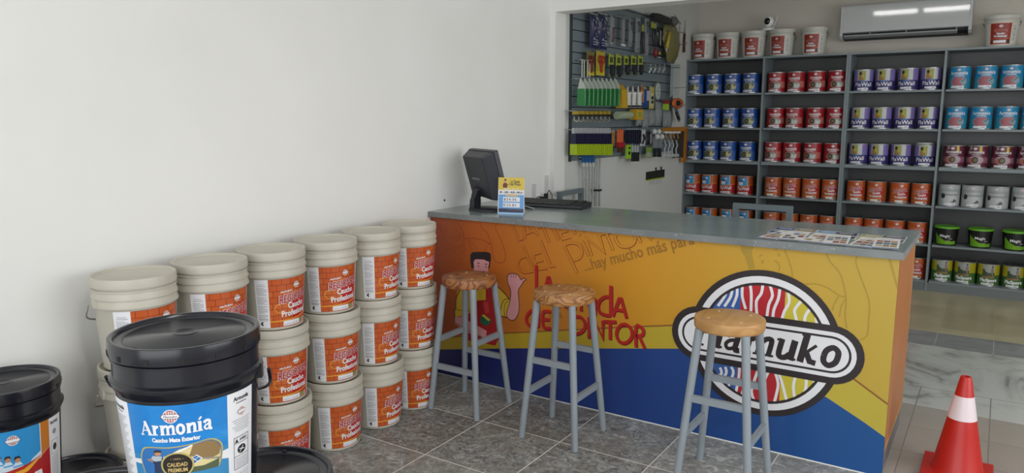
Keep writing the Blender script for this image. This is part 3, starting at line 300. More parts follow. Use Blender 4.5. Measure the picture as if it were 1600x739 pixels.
ITEMS=[('navybag', 1.763, 1.9, 2.033, 2.289), ('navybag', 1.9, 2.065, 2.034, 2.306), ('maroonpack', 2.087, 2.202, 2.081, 2.3), ('silverspat', 2.308, 2.406, 2.087, 2.337), ('scissor_dark', 1.719, 1.861, 1.827, 2.006), ('scissor_red', 1.871, 2.041, 1.835, 2.018), ('limecard', 2.087, 2.203, 1.833, 2.011), ('limecard', 2.215, 2.347, 1.834, 2.015), ('limecard', 2.372, 2.484, 1.861, 2.015), ('limecard', 2.51, 2.64, 1.868, 2.025), ('limecard', 2.653, 2.774, 1.874, 2.034), ('rod', 1.645, 1.663, 1.807, 1.937), ('rod', 1.678, 1.696, 1.809, 1.939), ('rod', 1.732, 1.75, 1.811, 1.942), ('rod', 1.768, 1.787, 1.813, 1.944), ('greenpack', 1.579, 1.64, 1.597, 1.801), ('greenpack', 1.646, 1.709, 1.597, 1.803), ('greenpack', 1.715, 1.778, 1.598, 1.806), ('greenpack', 1.784, 1.849, 1.599, 1.809), ('greenpack', 1.856, 1.922, 1.6, 1.812), ('greenpack', 1.928, 1.996, 1.601, 1.815), ('greenpack', 2.002, 2.071, 1.601, 1.818), ('greenpack', 2.078, 2.149, 1.602, 1.822), ('greenpack', 2.156, 2.227, 1.603, 1.825), ('yellowtray', 2.238, 2.36, 1.589, 1.784), ('tube', 2.373, 2.461, 1.595, 1.767), ('tube', 2.473, 2.564, 1.596, 1.77), ('tube', 2.583, 2.676, 1.597, 1.774), ('blackgun', 2.681, 2.735, 1.642, 1.803), ('bluepack', 2.751, 2.904, 1.599, 1.775), ('creampack', 2.919, 3.042, 1.59, 1.785), ('ovalpad', 3.053, 3.172, 1.671, 1.824), ('rollhook', 1.501, 1.559, 1.485, 1.568), ('rollhook', 1.568, 1.628, 1.484, 1.568), ('rollhook', 1.637, 1.699, 1.484, 1.569), ('rollhook', 1.708, 1.77, 1.484, 1.569), ('rollhook', 1.78, 1.844, 1.483, 1.57), ('rollhook', 1.853, 1.919, 1.483, 1.571), ('rollhook', 1.929, 1.995, 1.482, 1.571), ('rollhook', 2.005, 2.074, 1.482, 1.572), ('rollsleeve', 2.198, 2.495, 1.506, 1.563), ('yellowbox', 2.507, 2.638, 1.495, 1.586), ('brush', 1.508, 1.532, 1.242, 1.438), ('brush', 1.537, 1.56, 1.241, 1.438), ('brush', 1.566, 1.59, 1.239, 1.438), ('brush', 1.595, 1.619, 1.238, 1.437), ('brush', 1.624, 1.649, 1.237, 1.437), ('brush', 1.654, 1.679, 1.236, 1.437), ('brush', 1.684, 1.709, 1.234, 1.436), ('brush', 1.714, 1.739, 1.233, 1.436), ('brush', 1.745, 1.77, 1.232, 1.435), ('brush', 1.776, 1.801, 1.231, 1.435), ('brush', 1.807, 1.832, 1.229, 1.435), ('brush', 1.838, 1.864, 1.228, 1.434), ('brush', 1.87, 1.896, 1.227, 1.434), ('brush', 1.901, 1.928, 1.225, 1.433), ('brush', 1.934, 1.96, 1.224, 1.433), ('brush', 1.966, 1.993, 1.222, 1.433), ('brush', 1.999, 2.026, 1.221, 1.432), ('brush', 2.032, 2.06, 1.22, 1.432), ('brush', 2.066, 2.093, 1.218, 1.431), ('brush', 2.099, 2.127, 1.217, 1.431), ('pencil', 2.142, 2.164, 1.282, 1.415), ('pencil', 2.174, 2.196, 1.281, 1.415), ('pencil', 2.206, 2.228, 1.28, 1.414), ('orangebrush', 2.28, 2.312, 1.23, 1.418), ('orangebrush', 2.32, 2.352, 1.229, 1.418), ('orangebrush', 2.359, 2.392, 1.227, 1.417), ('limelevel', 2.435, 2.538, 1.169, 1.287), ('navybrush', 2.46, 2.493, 1.298, 1.421), ('navybrush', 2.502, 2.536, 1.297, 1.421), ('navybrush', 2.545, 2.579, 1.296, 1.42), ('navybrush', 2.588, 2.623, 1.294, 1.419), ('navybrush', 2.632, 2.667, 1.293, 1.419), ('navybrush', 2.677, 2.712, 1.292, 1.418), ('blackscraper', 2.565, 2.605, 1.142, 1.284), ('blackscraper', 2.618, 2.659, 1.14, 1.283), ('blackscraper', 2.672, 2.713, 1.137, 1.281), ('whiteknife', 2.732, 2.872, 1.266, 1.411), ('blackpack', 2.891, 2.988, 1.273, 1.392), ('greencard', 2.881, 3.027, 1.153, 1.256), ('knobroller', 3.021, 3.104, 1.153, 1.408), ('knobroller', 3.126, 3.212, 1.149, 1.406), ('miniroller', 3.273, 3.349, 1.148, 1.387), ('miniroller', 3.368, 3.446, 1.144, 1.385), ('miniroller', 3.466, 3.546, 1.139, 1.383), ('miniroller', 3.566, 3.648, 1.135, 1.382), ('orangeframe', 3.359, 4.009, 1.068, 1.417), ('trowel', 3.498, 3.718, 1.461, 1.631), ('orangetape', 3.424, 3.708, 1.595, 1.697), ('limecard2', 3.236, 3.41, 1.581, 1.674), ('clearbag', 2.653, 2.776, 1.445, 1.582), ('clearbag', 2.791, 2.918, 1.427, 1.577), ('clearbag', 2.931, 3.063, 1.443, 1.578), ('clearbag', 3.075, 3.212, 1.441, 1.648), ('clearbag', 3.262, 3.453, 1.427, 1.569), ('whitestrip', 3.414, 3.476, 1.701, 2.006), ('whitestrip', 3.487, 3.549, 1.702, 2.01), ('whitestrip', 3.561, 3.625, 1.704, 2.014), ('olivebag', 3.21, 3.523, 2.015, 2.369), ('yellowstrip', 3.155, 3.246, 2.132, 2.287), ('blackroll', 2.871, 3.28, 2.356, 2.394), ('greybrush', 3.297, 3.503, 2.344, 2.435), ('cleartool', 2.585, 2.703, 2.057, 2.337), ('cleartool', 2.771, 2.882, 2.048, 2.357), ('limetool', 2.908, 3.052, 2.135, 2.335), ('cleartool', 2.457, 2.545, 2.098, 2.312), ('limetool', 2.719, 2.773, 2.053, 2.296), ('blackpack', 3.053, 3.142, 2.132, 2.309), ('redtool', 2.963, 3.064, 2.032, 2.12), ('tagtool', 3.095, 3.169, 2.034, 2.106), ('spatula', 3.698, 3.775, 2.133, 2.435), ('taps', 2.873, 2.951, 1.899, 1.981), ('taps', 2.972, 3.052, 1.904, 1.987), ('taps', 3.074, 3.156, 1.909, 1.993), ('taps', 3.179, 3.263, 1.914, 1.999), ('tagcard', 3.067, 3.523, 0.888, 1.022), ('cord', 1.72, 1.767, 0.837, 1.227), ('cord', 1.773, 1.82, 0.832, 1.225), ('cord', 1.827, 1.874, 0.826, 1.223), ('cord', 1.881, 1.929, 0.821, 1.22), ('pole', 1.961, 1.99, 0.813, 1.192), ('pole', 2.041, 2.071, 0.805, 1.188)]

# ================================================================== ROOM
WALLX = 0.0375          # face of the pilaster and of the wall behind the counter
YP0, YP1 = 1.38, 1.5346 # pilaster and header beam, front and back face
ZH = 2.2519             # underside of the header beam
YB, XE, YF, ZC = 4.35, 6.0, -6.0, 2.9
w = NT('white_wall_paint', 0.85)
w.base(w.ramp(w.noise(1.3, 3), [(0.3, rgb('E4E3DF')), (0.7, rgb('EAE9E6'))])); w.bump(w.noise(160, 3), 0.12, 0.001)
WALL = w.m
BACKWALL = mat('back_wall_paint', 'CFC9BF', 0.85, noise=0.03, nscale=4)
CEIL = mat('ceiling_paint', 'E6E5E1', 0.9)
# slate look floor tiles, 45 cm
g = NT('slate_floor_tile', 0.42)
vein = g.noise(2.6, 9, 0.68, 1.6); fine = g.noise(16, 8, 0.72, 1.8); big = g.noise(1.1, 3)
pp = g.math('ADD', g.math('MULTIPLY', g.cell(g.x, .678, .45), 7.31), g.math('MULTIPLY', g.cell(g.y, -.4404, .45), 3.17))
var = g.math('MULTIPLY', g.math('FRACT', g.math('MULTIPLY', g.math('SINE', pp), 43.7)), 0.16)
c1 = g.ramp(g.math('ADD', fine, g.math('SUBTRACT', var, 0.08)), [(0.32, rgb('565958')), (0.45, rgb('868987')), (0.57, rgb('A2A4A0')), (0.70, rgb('DADAD4'))])
c2 = g.mix(g.ramp(vein, [(0.45, (0, 0, 0)), (0.62, (1, 1, 1))]), c1, rgb('7C746A'))
c2 = g.mix(0.6, c1, c2)
streak = g.ramp(g.noise(9, 10, 0.78, 3.2), [(0.55, (0, 0, 0)), (0.64, (.7, .7, .7))])
c2 = g.mix(streak, c2, rgb('C9C8C0'))
gl = g.math('MAXIMUM', g.line(g.x, .678, .45, .005), g.line(g.y, -.4404, .45, .005))
g.base(g.mix(gl, c2, rgb('E2DFD6'))); g.bump(g.math('ADD', fine, g.math('MULTIPLY', gl, -1.0)), 0.25, 0.002)
# beige floor tiles and the pale marble band
def beige_tile(name, base_a, base_b, grout, y0):
    t = NT(name, 0.3); n = t.noise(3.2, 5); n2 = t.noise(40, 3)
    pc = t.math('FRACT', t.math('MULTIPLY', t.math('SINE', t.math('ADD', t.math('MULTIPLY', t.cell(t.x, 2.491, .336), 5.1), t.math('MULTIPLY', t.cell(t.y, y0, .33), 2.7))), 91.3))
    c = t.ramp(t.math('ADD', t.math('MULTIPLY', n, .7), t.math('MULTIPLY', pc, .3)), [(0.3, rgb(base_a)), (0.7, rgb(base_b))])
    c = t.mix(t.ramp(n2, [(0.55, (0, 0, 0)), (0.8, (.25, .25, .25))]), c, rgb('8A8376'))
    l = t.math('MAXIMUM', t.line(t.x, 2.491, .336, .005), t.line(t.y, y0, .33, .005))
    t.base(t.mix(l, c, rgb(grout))); t.bump(l, -0.2); return t.m
BEIGE = beige_tile('beige_floor_tile', '989289', 'A39D94', '827D74', 1.0)
BEIGE2 = beige_tile('sand_floor_tile', 'A19A7C', 'B9B191', 'B0A88E', 2.76)
t = NT('marble_floor_tile', 0.2)
v = t.noise(1.5, 5, 0.55, 1.6); v2 = t.noise(2.3, 3, 0.5, .4)
vv = t.math('ABSOLUTE', t.math('SUBTRACT', v, 0.5))
c = t.ramp(vv, [(0.0, rgb('85847E')), (0.012, rgb('999A95')), (0.05, rgb('ACAFAB')), (0.14, rgb('BEC1BD'))])
c = t.mix(t.ramp(v2, [(0.45, (0, 0, 0)), (0.6, (.95, .95, .95))]), c, rgb('BFC2BE'))
l = t.math('MULTIPLY', t.math('MAXIMUM', t.line(t.x, 2.491, .336, .005), t.line(t.y, 1.32, .62, .005)), t.math('LESS_THAN', t.y, 1.325))
t.base(t.mix(l, c, rgb('7F7F79')))
MARBLE = t.m
t = NT('grey_band_tile', 0.3)
c = t.ramp(t.noise(5, 8, .65, .6, t.scaled(1, 4, 1)), [(0.3, rgb('74777A')), (0.7, rgb('9C9FA1'))])
t.base(t.mix(t.line(t.x, 2.491, .336, .005), c, rgb('B9BAB6')))
BAND = t.m
def slab(name, x0, x1, y0, y1, z0, z1, m): return struct(M().box(x0, x1, y0, y1, z0, z1).obj(name, m))
XT = 2.445
slab('floor', -0.1, XT, YF, 0.3, -0.08, 0, g.m)
slab('floor', XT, XE + .1, YF, .995, -0.08, 0, BEIGE)
slab('floor', -0.1, XT, 0.3, .995, -0.08, 0, BEIGE)
slab('floor', -0.1, XE + .1, .995, 2.23, -0.08, 0, MARBLE)
slab('floor', -0.1, XE + .1, 2.23, 2.60, -0.08, 0, BAND)
slab('floor', -0.1, XE + .1, 2.60, YB + .1, -0.08, 0, BEIGE2)
slab('ceiling', -0.1, XE + .1, YF, YB + .1, ZC, ZC + .1, CEIL)
slab('wall_left', -0.12, 0, YF, YP1, 0, ZC, WALL)
slab('wall_back_left', -0.12, WALLX, YP1, YB, 0, ZC, mat('rear_left_wall_paint', 'C9CBC7', .85, noise=.03, nscale=3))
slab('trim_1', 0, WALLX, YP0, YP1, 0, ZC, WALL)                    # pilaster
slab('trim_2', WALLX, XE, YP0, YP1, ZH, ZC, WALL)                    # header beam
slab('wall_back', -0.12, XE + .1, YB, YB + .12, 0, ZC, BACKWALL)
struct(M().box(XE, XE+.12, YF, -3.0, 0, ZC).box(XE, XE+.12, 1.0, YB, 0, ZC).box(XE, XE+.12, -3.0, 1.0, 0, .7).box(XE, XE+.12, -3.0, 1.0, 2.7, ZC).obj('wall_right', WALL))
struct(M().box(0, .5, YF-.12, YF, 0, ZC).box(5.3, XE, YF-.12, YF, 0, ZC).box(.5, 5.3, YF-.12, YF, 2.7, ZC).obj('wall_front', WALL))
# small dark screw holes left in the plaster above the counter
tag(M().lathe([(0, 0), (.006, 0), (.006, .004), (0, .004)], 10).obj('wall_anchor', mat('black_plastic', '1B1C1F', .45)), 'small dark plug in the white wall just above the left end of the counter', 'wall anchor')
_o = bpy.data.objects['wall_anchor']; _o.rotation_euler = (0, PI/2, 0); _o.location = (0, 0.135, 1.028)

# ================================================================== COUNTER
W2 = mat('white_ink', 'E6E6EA', .4)
INK = mat('black_ink', '2A2124', .4)
PX0, PX1 = 0.004, 2.452
gr = NT('printed_sunset_vinyl', 0.4)
fx = gr.math('DIVIDE', gr.x, 2.45)
gc = gr.ramp(fx, [(0.0, rgb('94401E')), (0.16, rgb('B05A20')), (0.34, rgb('BE7622')), (0.55, rgb('CA8F22')), (0.8, rgb('C49C30')), (1.0, rgb('BCA03C'))])
gr.base(gc)
bl = NT('printed_blue_vinyl', 0.3)
bl.base(bl.ramp(bl.math('DIVIDE', bl.x, 2.45), [(0.0, rgb('1F2154')), (0.3, rgb('202F70')), (0.6, rgb('1F4285')), (1.0, rgb('16508E'))]))
PM = {'band': NT('printed_yellow_vinyl', .32), 'pblue': bl, }
yb = PM['band']; yb.base(yb.ramp(yb.math('DIVIDE', yb.x, 2.45), [(0, rgb('B09628')), (.4, rgb('B59A2A')), (.9, rgb('BFAC3C')), (1, rgb('BAA840'))]))
CM = {'band': yb.m, 'pblue': bl.m, 'brownline': mat('brown_ink', '8A5A24', .4), 'shirt': mat('yellow_ink', 'C9A52E', .4), 'apron': mat('dark_red_ink', '9E1F22', .4),
      'apronl': mat('light_red_ink', 'B93A38', .4), 'skin': mat('pink_ink', 'CE8F92', .4), 'green': mat('green_ink', '1F6045', .4), 'ink': INK,
      'faint': mat('rust_ink', '93401A', .4), 'faintr': mat('ochre_ink', 'A98B2C', .4), 'engd': mat('engraving_dark_ink', '8A4512', .4), 'engl': mat('engraving_light_ink', 'D07F22', .4),
      'red': mat('letter_red_ink', 'AE211B', .4), 'redd': mat('letter_shade_ink', '6E1512', .4)}
# engraved letters repeat the colour of the vinyl around them
CM['engl'] = gr.m; CM['W2'] = W2
counter = thing('sales_counter', 'long sales counter with yellow, orange and blue printed front and grey top', 'counter', (0, 0, 0))
H, HB, DC = .978, .947, .684
GREYP = NT('grey_gloss_paint', 0.16)
GREYP.base(GREYP.mix(GREYP.ramp(GREYP.noise(3, 6), [(0.35, (0, 0, 0)), (0.7, (1, 1, 1))]), rgb('84928F'), rgb('8F9B98')))
GREYP.bump(GREYP.noise(12, 2), .04)
EDGE = NT('worn_grey_edge', 0.35)
chip = EDGE.ramp(EDGE.noise(55, 5, .7, .3, EDGE.scaled(1, 1, 1.4)), [(0.63, (0, 0, 0)), (0.67, (1, 1, 1))])
EDGE.base(EDGE.mix(chip, EDGE.ramp(EDGE.noise(7, 5), [(.3, rgb('6F7577')), (.7, rgb('858A8B'))]), rgb('C2BFB4')))
top = M().box(0.001, 2.466, -.02, DC, HB, H).obj('countertop', [GREYP.m], counter)
M().box(0.001, 2.466, -.0225, -.02, HB + .001, H - .001).box(2.466, 2.4685, -.0225, DC, HB + .001, H - .001).obj('edge_strip', EDGE.m, counter)
WOODO = NT('orange_stained_side', 0.4)
WOODO.base(WOODO.ramp(WOODO.noise(4, 6, .6, .8, WOODO.scaled(1, 3, .6)), [(0.3, rgb('A4622F')), (0.7, rgb('B87139'))]))
LWOOD = mat('pale_plywood_edge', 'B78B57', .5, noise=.15, nscale=60)
M().box(.02, 2.43, .012, DC - .02, .02, HB).obj('carcass', mat('grey_carcass', '5D5C60', .6), counter)
M().box(2.43, 2.449, .010, DC - .02, .12, HB).obj('side_panel', WOODO.m, counter)
M().box(2.43, 2.4515, .008, DC - .018, .103, .12).box(2.43, 2.452, DC - .02, DC - .005, .12, HB).obj('side_edging', LWOOD, counter)
M().box(.03, 2.447, .014, DC - .03, 0, .103).obj('plinth', mat('grey_plinth', '6C686B', .55, noise=.1), counter)
M().sweep([(0.002, -.004, .002), (2.446, -.004, .002)], .0035, 6).obj('sealant_bead', mat('white_sealant', 'D8D8D4', .5), counter)
# printed front: one skin, all its ink on it
s = Sheet()
s.rect(PX0, .004, PX1, HB - .001, gr.m, 0)
for k, pts, wd, m_, L, cl in OPS:
    if k == 's' and len(pts) > (2 if m_ == 'W2' else 4) and m_ in ('red', 'redd', 'faint', 'faintr', 'ink', 'W2', 'engd', 'engl'): pts = smooth(pts + ([pts[0]] if cl else []), 3)
    if k == 'p': s.poly(pts, CM[m_], L)
    else: s.stroke(pts, wd, CM[m_], L, bool(cl))
HAY = mat('brown_text_ink', '9A6A20', .4)
s.text('...hay mucho más para c', 1.018, .735, .060, HAY, 4, bold=.02, rot=math.radians(18.8), align='LEFT', width=.655)
s.text('Desde 1998.', .70, .405, .03, mat('brown_small_ink', '8E5C1C', .4), 3, bold=.01, rot=math.radians(19), align='LEFT')
# round emblem with the name on a capsule
cx, cz = 1.925, .503
def capsule(hw, hh, n=14):
    r = hh; o = []
    for i in range(n + 1): a = -PI/2 + PI * i / n; o.append((cx + hw - r + r * math.cos(a), cz + r * math.sin(a)))
    for i in range(n + 1): a = PI/2 + PI * i / n; o.append((cx - hw + r + r * math.cos(a), cz + r * math.sin(a)))
    return o
EB = mat('emblem_blue', '3560A6', .4); ER = mat('emblem_red', 'B5202A', .4); EY = mat('emblem_yellow', 'C9BB3C', .4)
s.ell(cx, cz, .339, .339, INK, 6, 64); s.ell(cx, cz, .312, .312, W2, 7, 64); s.ell(cx, cz, .281, .281, INK, 8, 64)
def sect(x0, x1, m_, r=.268):
    """slice of the disc between two x, cut off by the capsule, upper and lower"""
    for sg in (1, -1):
        up = []; n = 10
        for i in range(n + 1):
            x = x0 + (x1 - x0) * i / n; up.append((cx + x, cz + sg * math.sqrt(max(0, r*r - x*x))))
        s.poly(up + [(cx + x1, cz), (cx + x0, cz)], m_, 9)
sect(-.268, -.105, EB); sect(-.105, .09, ER); sect(.09, .268, EY)
s.ring(cx, cz, .2755, .2755, .013, INK, 11, 64); s.ring(cx, cz, .2965, .2965, .031, W2, 11, 64); s.ring(cx, cz, .325, .325, .028, INK, 11, 64)
s.poly(capsule(.427, .131), INK, 12); s.poly(capsule(.396, .101), W2, 13); s.poly(capsule(.376, .083), INK, 14); s.poly(capsule(.366, .073), W2, 15)
serif_word(s, 'Flamuko', cx + .005, cz - .055, .093, INK, 16, slant=.22, sx=.93)
s.build('printed_front', lambda u, v, d: (u, -d - .0005, v), counter, eps=.00022, clip=(PX0, PX1, .004, HB - .001))
M().box(PX0, PX1, -.0004, .012, .004, HB - .001).obj('front_board', mat('front_board_core', '8C5A2A', .5), counter)

# ================================================================== WOODEN STOOLS
STEEL = mat('grey_painted_metal', '8B949B', .38, noise=.05, nscale=14)
def wood(name, a, b, dark, sc):
    t = NT(name, .42); r = t.noise(1.3, 2, .5, .3, t.scaled(sc, sc * .3, sc * 1.5))
    bands = t.math('FRACT', t.math('MULTIPLY', r, 11)); tri = t.math('ABSOLUTE', t.math('SUBTRACT', bands, .5))
    c = t.ramp(tri, [(0.0, rgb(b)), (0.28, rgb(a)), (0.44, rgb(dark))])
    c = t.mix(t.ramp(t.noise(30, 5, .7, 0, t.scaled(3, .35, 3)), [(0.45, (0, 0, 0)), (0.8, (.4, .4, .4))]), c, rgb(dark))
    t.base(c); t.bump(t.noise(60, 4), .06, .0006); return t.m
def make_stool(label, x, y, zt, r, wm, high_fb, rz, feet=.150, topr=.093):
    st = thing('bar_stool', label, 'stool', (x, y, 0), rz, 'round wooden stools with grey legs')
    th = .047; z0 = zt - th
    M().lathe([(0, z0), (r - .006, z0), (r - .002, z0 + .004), (r, z0 + .012), (r + .0005, zt - .010), (r - .0015, zt - .003), (r - .006, zt), (0, zt)], 64).obj('seat', wm, st, sharp=35); seat = [o for o in col.objects if o.parent == st][0]
    for a, b in ((-1, -1), (1, -1), (1, 1), (-1, 1)): M().lathe([(0, 0), (.006, 0), (.006, .0012), (0, .0012)], 10, (a * .066, b * .066, zt - .0004)).obj('screw_plug', mat('pale_filler', 'D9C6A0', .6), seat)
    C = {}
    for i, (a, b) in enumerate(((-1, -1), (1, -1), (1, 1), (-1, 1))):
        C[(a, b)] = (Vector((a * feet, b * feet, 0)), Vector((a * topr, b * topr, z0 + .004)))
        p, q = C[(a, b)]
        M().sweep([p, p * .5 + q * .5, q], [.0155, .0165, .017], 14).obj('leg', STEEL, st)
    def at(k, z): p, q = C[k]; f = z / q.z; return p + (q - p) * f
    zl, zh = .235, .385
    fb, sd = (zh, zl) if high_fb else (zl, zh)
    for k0, k1, z in (((-1, -1), (1, -1), fb), ((-1, 1), (1, 1), fb + .02), ((-1, -1), (-1, 1), sd - .01), ((1, -1), (1, 1), sd)):
        M().sweep([at(k0, z), at(k1, z)], 0, flat=(.009, .014)).obj('rung', STEEL, st)
    return st
make_stool('round stool with reddish wood seat, closest to the wall and the beige pails', .50, -.30, .705, .140, wood('reddish_pine', '9A6238', 'B0794A', '6E4022', 5), False, 0)
make_stool('round stool with streaky brown seat, the middle one of the three', 1.09, -.344, .712, .1445, wood('streaky_pine', 'A97645', 'BC8D58', '835630', 6), True, 0, .146)
make_stool('round stool with pale smooth wood seat in front of the round emblem', 1.893, -.405, .716, .1405, wood('pale_pine', 'B98C56', 'C0955E', 'B08450', 4), True, 0)

# ================================================================== TRAFFIC CONE
cone = thing('traffic_cone', 'red traffic cone with one white reflective band on beige tiles', 'cone', (2.717, .215, 0))
CR = mat('cone_red', 'B81D15', .38, bump=.05); 
def crz(z): return .098 + (.021 - .098) * (z - .022) / (.437 - .022)
M().box(-.132, .132, -.132, .132, 0.004, .022).box(-.132, -.08, -.132, -.08, 0, .004).box(.08, .132, -.132, -.08, 0, .004).box(-.132, -.08, .08, .132, 0, .004).box(.08, .132, .08, .132, 0, .004).obj('base', CR, cone, bevel=.003)
M().lathe([(.104, .021), (.100, .026), (crz(.035), .035), (crz(.2), .2), (crz(.43), .43), (.019, .437), (.012, .437), (.010, .428), (.04, .3)], 40).obj('body', CR, cone, sharp=50)
M().lathe([(crz(.255) + .0008, .255), (crz(.355) + .0008, .355)], 40).obj('reflective_band', mat('reflective_white', 'E3D3D8', .35), cone)

# ================================================================== LABEL ARTWORK
WP = mat('label_white', 'E2E2E6', .38); LT = mat('label_text_grey', '8F9096', .4); LTD = mat('label_text_black', '26262B', .4)
BR1 = mat('brick_orange', 'BC5522', .35); BR2 = mat('brick_orange_light', 'C5622B', .35); BRD = mat('brick_joint', '8A3417', .35)
LRED = mat('label_red', 'B4231F', .35); LYEL = mat('label_gold', 'E3A32E', .35); LBLK = mat('label_dark', '2B2527', .4)
def emblem(s, x, y, r, L=5, full=False, blue=False):
    """small round paint-brand badge with a capsule across"""
    s.ell(x, y, r, r, WP, L); s.ell(x, y, r * .88, r * .88, mat('badge_red', 'B06058', .4), L + 1)
    for k in (-.5, -.17, .17, .5): s.stroke([(x + k * r, y - r * .72), (x + k * r * .9, y + r * .72)], r * .13, WP, L + 2)
    w_, h_ = r * 1.28, r * .36
    o = [(x - w_, y), (x - w_ * .8, y + h_), (x + w_ * .8, y + h_), (x + w_, y), (x + w_ * .8, y - h_), (x - w_ * .8, y - h_)]
    s.poly(o, mat('badge_line', '8A5048', .4), L + 3); s.poly([(x + (a - x) * .93, y + (b - y) * .8) for a, b in o], WP, L + 4)
    if full: s.text('Flamuko', x, y - h_ * .42, h_ * .85, LTD, L + 5, bold=.01, shear=.2, width=w_ * 1.4)
def regional(s, wo, h, detail=True, ws=.085):
    """brick label: centre at u=0; v from 0 to h"""
    if ws:
        s.rect(-wo / 2 - ws, 0, -wo / 2, h, WP, 1)
        if detail:
            s.text('PINTURAS REGIONAL', -wo/2 - ws*.5, h*.89, .005, LT, 2, width=ws*.55); s.text('CAUCHO PROFESIONAL', -wo/2 - ws*.5, h*.86, .004, LTD, 2, width=ws*.7)
            y = h * .83
            k = 0
            while y > h * .2:
                if k % 9 != 8: s.stroke([(-wo/2 - ws*.86, y), (-wo/2 - ws*(.13 + .2 * ((k * 7) % 5 == 0)), y)], .0016, LT, 2)
                y -= .0042; k += 1
            s.stroke([(-wo/2 - ws*.86, h*.185), (-wo/2 - ws*.12, h*.185)], .0022, LTD, 2); s.stroke([(-wo/2 - ws*.86, h*.155), (-wo/2 - ws*.12, h*.155)], .0014, LTD, 2)
            for dx, dy, m_ in ((0, 1, LRED), (1, 0, LYEL), (-1, 0, mat('hazard_blue', '2B4A9A', .4)), (0, -1, LTD)):
                c_ = (-wo/2 - ws*.6 + dx * .005, h*.085 + dy * .005); s.poly([(c_[0], c_[1]+.005), (c_[0]+.005, c_[1]), (c_[0], c_[1]-.005), (c_[0]-.005, c_[1])], LTD if dx <= 0 else WP, 3)
    s.rect(-wo/2, 0, wo/2, h, BRD, 1)
    rows = 8 if detail else 5; rh = h / rows; bw = wo / 5.2; rnd = random.Random(4)
    for r in range(rows):
        x = -wo/2 - bw * (.5 if r % 2 else 0) - rnd.random() * bw * .2
        while x < wo/2:
            a, b = max(x + .0012, -wo/2), min(x + bw - .0012, wo/2)
            if b > a + .002: s.rect(a, r * rh + .0012, b, (r+1) * rh - .0012, BR1 if rnd.random() < .6 else BR2, 2)
            x += bw
    # red field growing to the right, gold swoosh
    s.poly([(-wo*.02, h*.56), (wo*.18, h*.64), (wo/2, h*.73), (wo/2, 0), (-wo*.22, 0), (-wo*.22, h*.12), (wo*.0, h*.14), (wo*.02, h*.3)], LRED, 3)
    s.stroke([(-wo*.25, h*.5), (-wo*.36, h*.46), (-wo*.40, h*.38), (-wo*.34, h*.31), (-wo*.2, h*.28)], h*.012, LYEL, 4)
    s.stroke([(-wo*.02, h*.62), (wo*.15, h*.74), (wo*.34, h*.78), (wo*.44, h*.72)], h*.010, LRED, 4)
    s.stroke([(-wo/2, h*.125), (-wo*.1, h*.13), (wo*.2, h*.155), (wo/2, h*.21)], h*.022, LYEL, 5)
    s.rect(-wo*.22, .003, wo*.40, h*.115, WP, 5); s.rect(wo*.20, .004, wo*.37, h*.12, mat('label_khaki', '8A8450', .4), 6)
    if detail: s.text('BLANCO  4 GALONES', -wo*.02, h*.035, .007, LT, 6, width=wo*.34)
    emblem(s, wo*.10, h*.845, h*.065, 5)
    for dx, dy, m_, b_, L in ((0, 0, WP, .062, 7), (0, 0, mat('lettering_red', 'A31A1C', .35), .026, 8)):
        s.text('REGIONAL', wo*.055, h*.53, h*.165, m_, L, bold=b_, shear=.28, rot=.13, width=wo*.72 + (.005 if L == 7 else 0))
    if detail: s.text('PINTURAS', -wo*.14, h*.715, h*.04, WP, 7, shear=.3, rot=.1, bold=.03)
    s.text('Caucho', wo*.11, h*.385, h*.125, WP, 7, bold=.03, rot=.05, width=wo*.44)
    s.text('Profesional', wo*.08, h*.225, h*.125, WP, 7, bold=.03, rot=.05, width=wo*.66)
    if ws: s.rect(wo/2, 0, wo/2 + .006, h, WP, 2)
